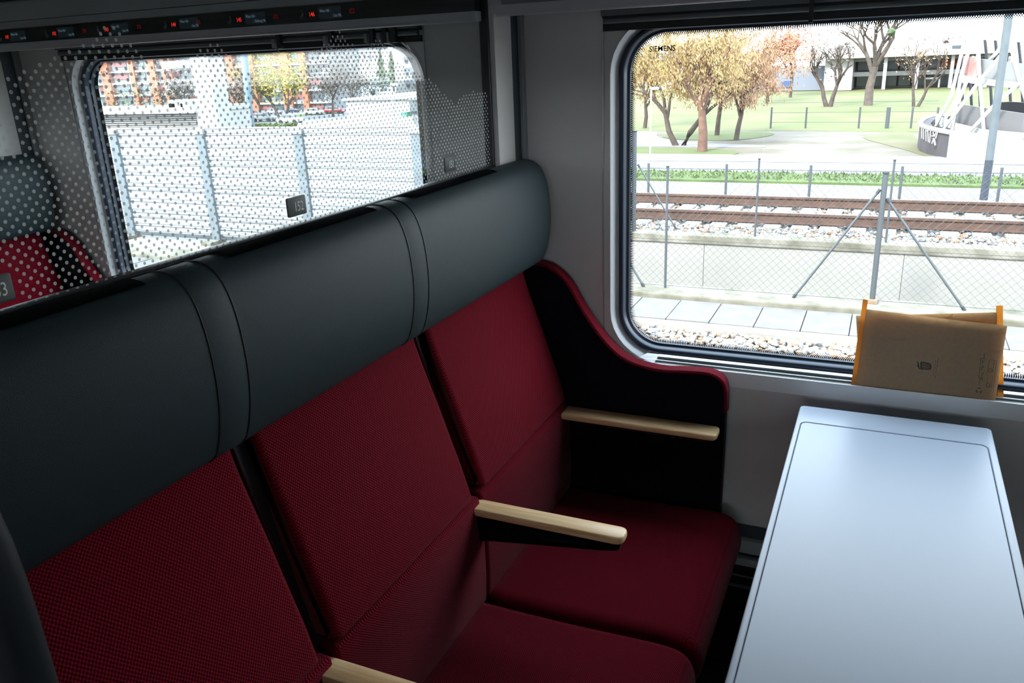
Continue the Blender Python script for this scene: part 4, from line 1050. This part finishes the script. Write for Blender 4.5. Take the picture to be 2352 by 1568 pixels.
for a, b, y in (((2143, 303), (2149, 333), 18.9), ((2150, 303), (2140, 330), 18.9), ((2153, 304), (2149, 318), 18.88), ((2137, 301), (2135, 328), 19.1), ((2138, 312), (2143, 312), 19.05), ((2131, 299), (2132, 326), 19.2), ((2126, 298), (2127, 324), 19.4), ((2126, 300), (2132, 301), 19.35),
                ((2121, 296), (2121, 320), 19.6), ((2117, 294), (2117, 318), 19.8), ((2143, 318), (2148, 334), 18.85)): gstroke(a, b, y, .010)
link('graffiti', bm, WHITE, GB)

# ------------------------------------------------------------------ noise barrier seen through the left window
BY = 8.95
NB = root('noise_barrier', 'white ribbed aluminium noise barrier with zinc posts behind the left window', 'noise barrier', (-9, BY, G0))
PXS = [-13.75, -11.70, -9.655, -7.61, -5.44]
LV = [.635, .512, .309, .105, .0, -.18, -.38, -.46, -.66, -.86, -.95, -1.10, -1.215]
proto = {}
for i in range(len(PXS)-1):
    a, b = PXS[i]+.055, PXS[i+1]-.055
    for j in range(len(LV)-1):
        z1, z0 = LV[j]-.004, LV[j+1]+.004; key = (round(b-a, 3), j)
        h = z1-z0
        prof = [(BY+.05, z0), (BY+.004, z0), (BY-.008, z0+.012), (BY-.008, z0+h*.30), (BY-.018, z0+h*.40), (BY-.018, z1-.016), (BY-.006, z1), (BY+.05, z1)]
        link('panel', prismx(prof, a, b), BARR, NB)
link('cap_rail', bbox(PXS[0], PXS[-1], BY-.02, BY+.06, .632, .655, bev=.004), BARR, NB)
for x in PXS:
    o = link("post", bbox(x-.085, x+.085, BY-.055, BY+.075, -1.4, .56, bev=.006), BARRP, NB)
    sub(o, NB); link('post_head', bbox(x-.105, x+.105, BY-.075, BY+.09, .545, .635, bev=.01), mat('head_concrete', (.50, .49, .50), .8), o, off=root_loc(NB))
    link('post_foot', bbox(x-.13, x+.10, BY-.30, BY+.1, -1.45, -1.26, bev=.02), CONCD, o, off=root_loc(NB))
link('base_rail', bbox(PXS[0], PXS[-1], BY-.03, BY+.06, -1.262, -1.222, bev=.004), STEEL, NB)
tag(link('barrier_footing', bbox(-14.5, -6.35, 8.12, 9.2, -2.0, G0-.02, bev=.02), CONC), 'broad pale concrete strip in front of the noise barrier', 'footing')

# ------------------------------------------------------------------ beyond the barrier
def bt_(u, v, Y): return at(u, v, 'y', Y)
def pbox(parent, name, m, u0, v0, u1, v1, Y, dep=2.0, tocity=None):
    a, b = bt_(u0, v0, Y), bt_(u1, v1, Y); bm = bmesh.new(); box(bm, min(a.x, b.x), max(a.x, b.x), Y, Y+dep, min(a.z, b.z), max(a.z, b.z)); return link(name, bm, m, parent)
Y1 = 26.0
SB = root('louvred_building', 'low building with grey louvres and a white flat roof just beyond the barrier', 'building', (bt_(350, 280, Y1).x, Y1, G2))
def sb(name, m, u0, u1, z0, z1, y0, y1):
    bm = bmesh.new(); box(bm, bt_(u0, 270, Y1).x, bt_(u1, 270, Y1).x, Y1+y0, Y1+y1, z0, z1); return link(name, bm, m, SB)
zt, zr_, zb_ = bt_(350, 249, Y1).z, bt_(350, 260, Y1).z, bt_(350, 320, Y1).z
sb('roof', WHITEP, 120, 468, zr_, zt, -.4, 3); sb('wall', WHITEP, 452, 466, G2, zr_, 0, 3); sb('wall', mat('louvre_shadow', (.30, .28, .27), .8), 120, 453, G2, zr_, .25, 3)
N_ = 12; dz = (zr_-zb_)/N_
for k in range(N_):
    bm = bmesh.new(); x0_, x1_ = bt_(120, 270, Y1).x, bt_(453, 270, Y1).x; z_ = zr_-(k+.5)*dz
    obox(bm, ((x0_+x1_)/2, Y1+.1, z_), ((x1_-x0_)/2, 0, 0), (0, .10, -.05), (0, .01, .012)); link('louvre', bm, mat('louvre_grey', (.85, .82, .80), .6), SB)
for k, (u, w_) in enumerate(((372, 7), (399, 7))): sb('roof_unit', WHITE, u, u+w_*2, zt, bt_(350, 232, Y1).z, .5, 1.4)
sb('roof_unit', WHITE, 370, 404, zt, bt_(350, 240, Y1).z, .5, 1.5)
CP = root('white_pylon', 'tall plain white pylon rising behind the louvred building', 'pylon', (bt_(485, 290, 24).x, 24, G2))
a, b = bt_(478, 290, 24), bt_(478, 60, 24); w0 = 26/F*(a-CAM).length*1.05
bm = bmesh.new(); obox(bm, ((a.x+bt_(484, 290, 24).x)/2, 24.4, (G2+b.z+1)/2), (w0*.92, 0, 0), (0, .4, 0), (0, 0, (b.z+1-G2)/2)); link('shaft', bm, WHITEP, CP)
def cpole(u0, v0, u1, v1, Y, r, name, label, m, cat='pole'):
    a, b = bt_(u0, v0, Y), bt_(u1, v1, Y); d_ = (b-a); o = a-d_*((a.z-G2)/d_.z)
    bm = bmesh.new(); cyl(bm, o, b, r, 10); return tag(link(name, bm, m, smooth=True), label, cat)
cpole(577, 290, 554, 60, 30, 7.5/F*42, 'steel_pole', 'blue-grey steel pole left of the yellow tree', mat('pole_blue', (.28, .42, .52), .5))

# orange striped office block
OB = root('office_block', 'grey office block with vertical orange stripes and white balcony bands', 'building', (bt_(330, 250, 158).x, 158, G2))
YO = 158
def ob(name, m, u0, u1, v0, v1, y0, y1):
    bm = bmesh.new(); box(bm, bt_(u0, 200, YO).x, bt_(u1, 200, YO).x, YO+y0*1.3, YO+y1, bt_(400, v1, YO).z, bt_(400, v0, YO).z); return link(name, bm, m, OB)
ob('wall', mat('office_glass', (.36, .40, .44), .4, var=(.25, .25)), 100, 760, 20, 330, 0, 12)
for u0, u1 in ((180, 206), (246, 264), (312, 322), (354, 370), (386, 393), (402, 408), (534, 549), (578, 596), (655, 675), (700, 712)): ob('orange_stripe', ORANGE, u0, u1, 20, 300, -.9, 0)
for v in (95, 128, 158, 186, 214, 240):
    ob('floor_band', WHITEP, 100, 760, v, v+4, -.6, 0)
    for k in range(16): ob('window', GLZ if (k+v) % 3 else mat('red_blind', (.42, .16, .15), .6), 110+k*40, 140+k*40, v+6, v+20, -.15, 0)
ob('balcony', GREYB, 400, 520, 140, 158, -2.2, 0); ob('balcony', GREYB, 400, 560, 196, 206, -2.2, 0)

# street trees
gs = 'trees along the car park'
def st_tree(name, label, u, vb, vt, spread, m, n, leaf, seed, trunk, **k):
    return tree(name, label, u, vb, G2, vt, spread, m, n, leaf, seed, trunk, gs, **k)
st_tree('yellow_tree', 'bright yellow tree in the middle of the left window', 648, 276, 92, 150, YELL, 4200, 2.6, 21, 9, crown=(.22, 1.0), fork=[(-20, 0), (26, 0)])
st_tree('yellow_tree', 'smaller orange-yellow tree left of the bright yellow tree', 600, 278, 100, 100, leafmat('amber_leaves', (.78, .50, .16), (.45, .38, .16)), 1700, 2.4, 22, 6, crown=(.25, 1.0))
st_tree('brown_tree', 'leafless brown tree right of the yellow tree, before the red car', 765, 268, 105, 150, TWIG, 4600, 2.2, 23, 7, crown=(.22, 1.0))
st_tree('brown_tree', 'leafless brown tree beside the white wall', 812, 256, 118, 110, TWIG, 3000, 2.2, 24, 6, crown=(.25, 1.0))
st_tree('brown_tree', 'dark brown tree between the white pylon and the pole', 552, 286, 180, 90, leafmat('dark_twigs', (.25, .19, .16), (.36, .24, .16)), 2000, 2.4, 25, 9, crown=(.3, 1.0), lean=-.1)
st_tree('olive_tree', 'olive green tall tree behind the brown one', 770, 240, 80, 110, OLIVE, 1700, 2.6, 26, 6, crown=(.3, 1.0))
st_tree('bush', 'grey-green rounded tree before the white flats', 858, 222, 178, 90, leafmat('sage_leaves', (.36, .40, .38), (.30, .34, .30)), 1500, 2.6, 27, 4, crown=(.1, 1.0), cat='bush')
st_tree('bare_thicket', 'thin pale twigs in front of the office block', 430, 272, 110, 200, leafmat('pale_twigs', (.50, .46, .42), (.42, .36, .30)), 1800, 2.2, 28, 5, crown=(.2, 1.0))
st_tree('olive_tree', 'greenish shrubs at the foot of the office block', 330, 272, 190, 180, OLIVE, 1300, 2.6, 29, 4, crown=(.1, 1.0))
# conifers with tiered tops
for u, vb, vt, wd, lb in ((880, 208, 112, 34, 'left of two dark green conifers before the white flats'), (905, 210, 118, 40, 'right of two dark green conifers before the white flats')):
    p = at(u, vb, 'z', G2); top = at(u, vt, 'y', p.y).z; s = (p-CAM).length/F; T = root('conifer', lb, 'tree', tuple(p), gs)
    bm = bmesh.new(); cyl(bm, p-Vector((0, 0, .3)), Vector((p.x, p.y, top)), 2*s, 6); link('trunk', bm, BARKL, T)
    bm = bmesh.new(); H = top-G2
    for i in range(1500):
        t = R.random()**.8; rr_ = wd*s/2*(1-t)*(.75+.35*math.sin(t*22))*math.sqrt(R.random())+.02*H*(1-t); a = R.uniform(0, 2*PI)
        c = Vector((p.x+rr_*math.cos(a), p.y+rr_*math.sin(a), G2+H*(.12+.88*t))); n_ = Vector((R.gauss(0, 1), R.gauss(0, 1), R.gauss(0, .6))).normalized(); b_ = n_.orthogonal().normalized(); l_ = 3*s*R.uniform(.6, 1.2)
        bm.faces.new([bm.verts.new(x_) for x_ in (c-n_*l_, c+b_*l_*.5, c+n_*l_, c-b_*l_*.5)])
    link('foliage', bm, GREENL, T, kind='stuff')

# cars
def car(u, v, wpx, m, label, yaw=0.0):
    p = at(u, v, 'z', G2); s = (p-CAM).length/F; L = wpx*s; k = L/4.2
    CR = root('car', label, 'car', tuple(p), 'parked cars below the embankment'); off = tuple(p)
    def add(name, bm, mt):
        bmesh.ops.transform(bm, matrix=Matrix.Translation(p)@Matrix.Rotation(yaw, 4, 'Z')@Matrix.Scale(k, 4), verts=bm.verts); return link(name, bm, mt, CR, smooth=True)
    body = round_poly([(-2.1, .28), (2.1, .28), (2.12, .62), (1.95, .86), (1.0, .97), (-1.6, 1.0), (-2.05, .9)], .10, 3)
    add('body', pillow(body, -.86, .86, .10, 'y', 3), m)
    cab = round_poly([(1.05, .95), (.45, 1.42), (-.95, 1.46), (-1.65, .98)], .10, 3)
    add('windows', pillow(cab, -.74, .74, .08, 'y', 3), GLZ)
    add('roof', pillow(round_poly([(.42, 1.41), (.38, 1.47), (-.9, 1.50), (-.98, 1.44)], .02, 2), -.68, .68, .05, 'y', 3), m)
    for x_ in (-1.3, 1.3):
        for y_ in (-.84, .84):
            bm = bmesh.new(); cyl(bm, (x_, y_-.1, .32), (x_, y_+.1, .32), .32, 14); add('wheel', bm, BLACK)
    return CR
CW = mat('car_white', (.75, .76, .78), .25, coat=.5); CR_ = mat('car_red', (.55, .03, .05), .3, coat=.5); CB = mat('car_blue', (.06, .09, .16), .3, coat=.5); CG = mat('car_silver', (.45, .48, .5), .3, coat=.5)
car(769, 261, 44, CR_, 'red estate car beside the white wall', .2)
car(722, 264, 42, CW, 'white hatchback parked left of the red car', .15)
car(727, 250, 36, CB, 'dark blue car parked behind the white hatchback', .2)
car(668, 283, 56, CW, 'white car under the yellow tree trunk', .1)
car(608, 279, 52, CG, 'silver car right of the blue-grey pole', .2)
car(584, 268, 34, CR_, 'red car half hidden behind the blue-grey pole', .2)
car(560, 282, 46, CB, 'dark car left of the blue-grey pole', .1)
car(515, 276, 40, CG, 'silver car beside the white pylon', .3)
car(630, 262, 34, CG, 'silver car in the second row under the yellow tree', .2)
car(672, 258, 32, CB, 'dark car in the second row under the yellow tree', .2)
# hedge
HG = root('hedge', 'low green hedge along the car park', 'hedge', tuple(at(620, 290, 'z', G2)))
bm = bmesh.new(); s = 110/F
for i in range(2600):
    u = R.choice((R.uniform(505, 540), R.uniform(580, 650), R.uniform(655, 680))); p = at(u, 292, 'z', G2); l_ = 2.2*p.y/F*R.uniform(.6, 1.4)
    c = p+Vector((0, R.uniform(-.5, .5), R.random()*p.y*10/F)); n_ = Vector((R.gauss(0, 1), R.gauss(0, 1), R.gauss(0, 1))).normalized(); b_ = n_.orthogonal().normalized()
    bm.faces.new([bm.verts.new(x_) for x_ in (c-n_*l_, c+b_*l_*.6, c+n_*l_, c-b_*l_*.6)])
link('foliage', bm, GRASSV, HG, kind='stuff')
# pale lot, white wall, flats
def lp(u, v): p = at(u, v, 'z', G2); return (p.x, p.y)
flat('pale_lot', [lp(470, 299), lp(560, 293), (lp(700, 280)), lp(800, 273), lp(975, 268), lp(1010, 300), lp(800, 330), lp(470, 330)], G2+.06, mat('cream_paving', (.72, .68, .60), .9, var=(.3, .06)), .05, kind='structure')
flat('lawn_verge', [lp(560, 275), lp(700, 262), lp(790, 256), lp(790, 259), lp(700, 266), lp(560, 279)], G2+.05, GRASSV, .04, kind='structure')
WW = root('white_shed', 'big windowless white shed beyond the right end of the noise barrier', 'building', lp(880, 290)+(G2,))
YW = 62
a, b = bt_(800, 290, YW), bt_(1010, 230, YW); bm = bmesh.new(); box(bm, a.x, b.x, YW, YW+12, G2, bt_(880, 229, YW).z); link('wall', bm, WHITEP, WW)
bm = bmesh.new(); box(bm, a.x-.3, b.x, YW-.25, YW+12, bt_(880, 229, YW).z, bt_(880, 224, YW).z); link('roof_edge', bm, WHITE, WW)
pbox(WW, 'gate', GLZ, 940, 233, 962, 258, YW-.3, .3); pbox(WW, 'bin', mat('green_bin', (.15, .5, .35), .5), 921, 258, 934, 268, YW-1.5, 1); pbox(WW, 'canopy', GREYB, 936, 224, 968, 229, YW-1.2, 1.2)
WF = root('white_flats', 'white apartment block with grey balconies at the right of the left window', 'building', (bt_(920, 250, 190).x, 190, G2))
def wf(name, m, u0, u1, v0, v1, y0, y1):
    bm = bmesh.new(); box(bm, bt_(u0, 150, 190).x, bt_(u1, 150, 190).x, 190+y0*1.5, 190+y1*2, bt_(930, v1, 190).z, bt_(930, v0, 190).z); return link(name, bm, m, WF)
wf('wall', WHITEP, 905, 1010, 40, 236, 0, 12)
for v in (100, 128, 156, 183):
    wf('balcony', GREYB, 944, 965, v, v+10, -2.5, 0); wf('window', GLZ, 931, 937, v+8, v+17, -.2, 0); wf('window', GLZ, 946, 952, v-12, v-2, -.2, 0)
GF = root('grey_tower', 'hazy grey-blue building high behind the brown trees', 'building', (bt_(840, 120, 420).x, 420, G2))
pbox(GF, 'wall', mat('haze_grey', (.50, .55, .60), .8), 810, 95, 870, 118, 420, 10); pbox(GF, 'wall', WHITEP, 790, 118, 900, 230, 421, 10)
for k in range(4): pbox(GF, 'window', GREYB, 815+k*13, 124, 823+k*13, 134, 419.4, 1)
lamp(903, 240, 190, G2, .10, 'lamp_post', 'white street lamp before the grey-green bush', Y=58)

# turn every lettering curve into a plain mesh
dg = C.evaluated_depsgraph_get()
for o in [o for o in sc.objects if o.type == 'FONT']:
    me = D.meshes.new_from_object(o.evaluated_get(dg)); me.materials.clear(); me.materials.append(o.data.materials[0])
    n = D.objects.new('tmp_lettering', me); col.objects.link(n); n.parent = o.parent; n.matrix_basis = o.matrix_basis.copy()
    for k in o.keys(): n[k] = o[k]
    nm = o.name; D.objects.remove(o); n.name = nm
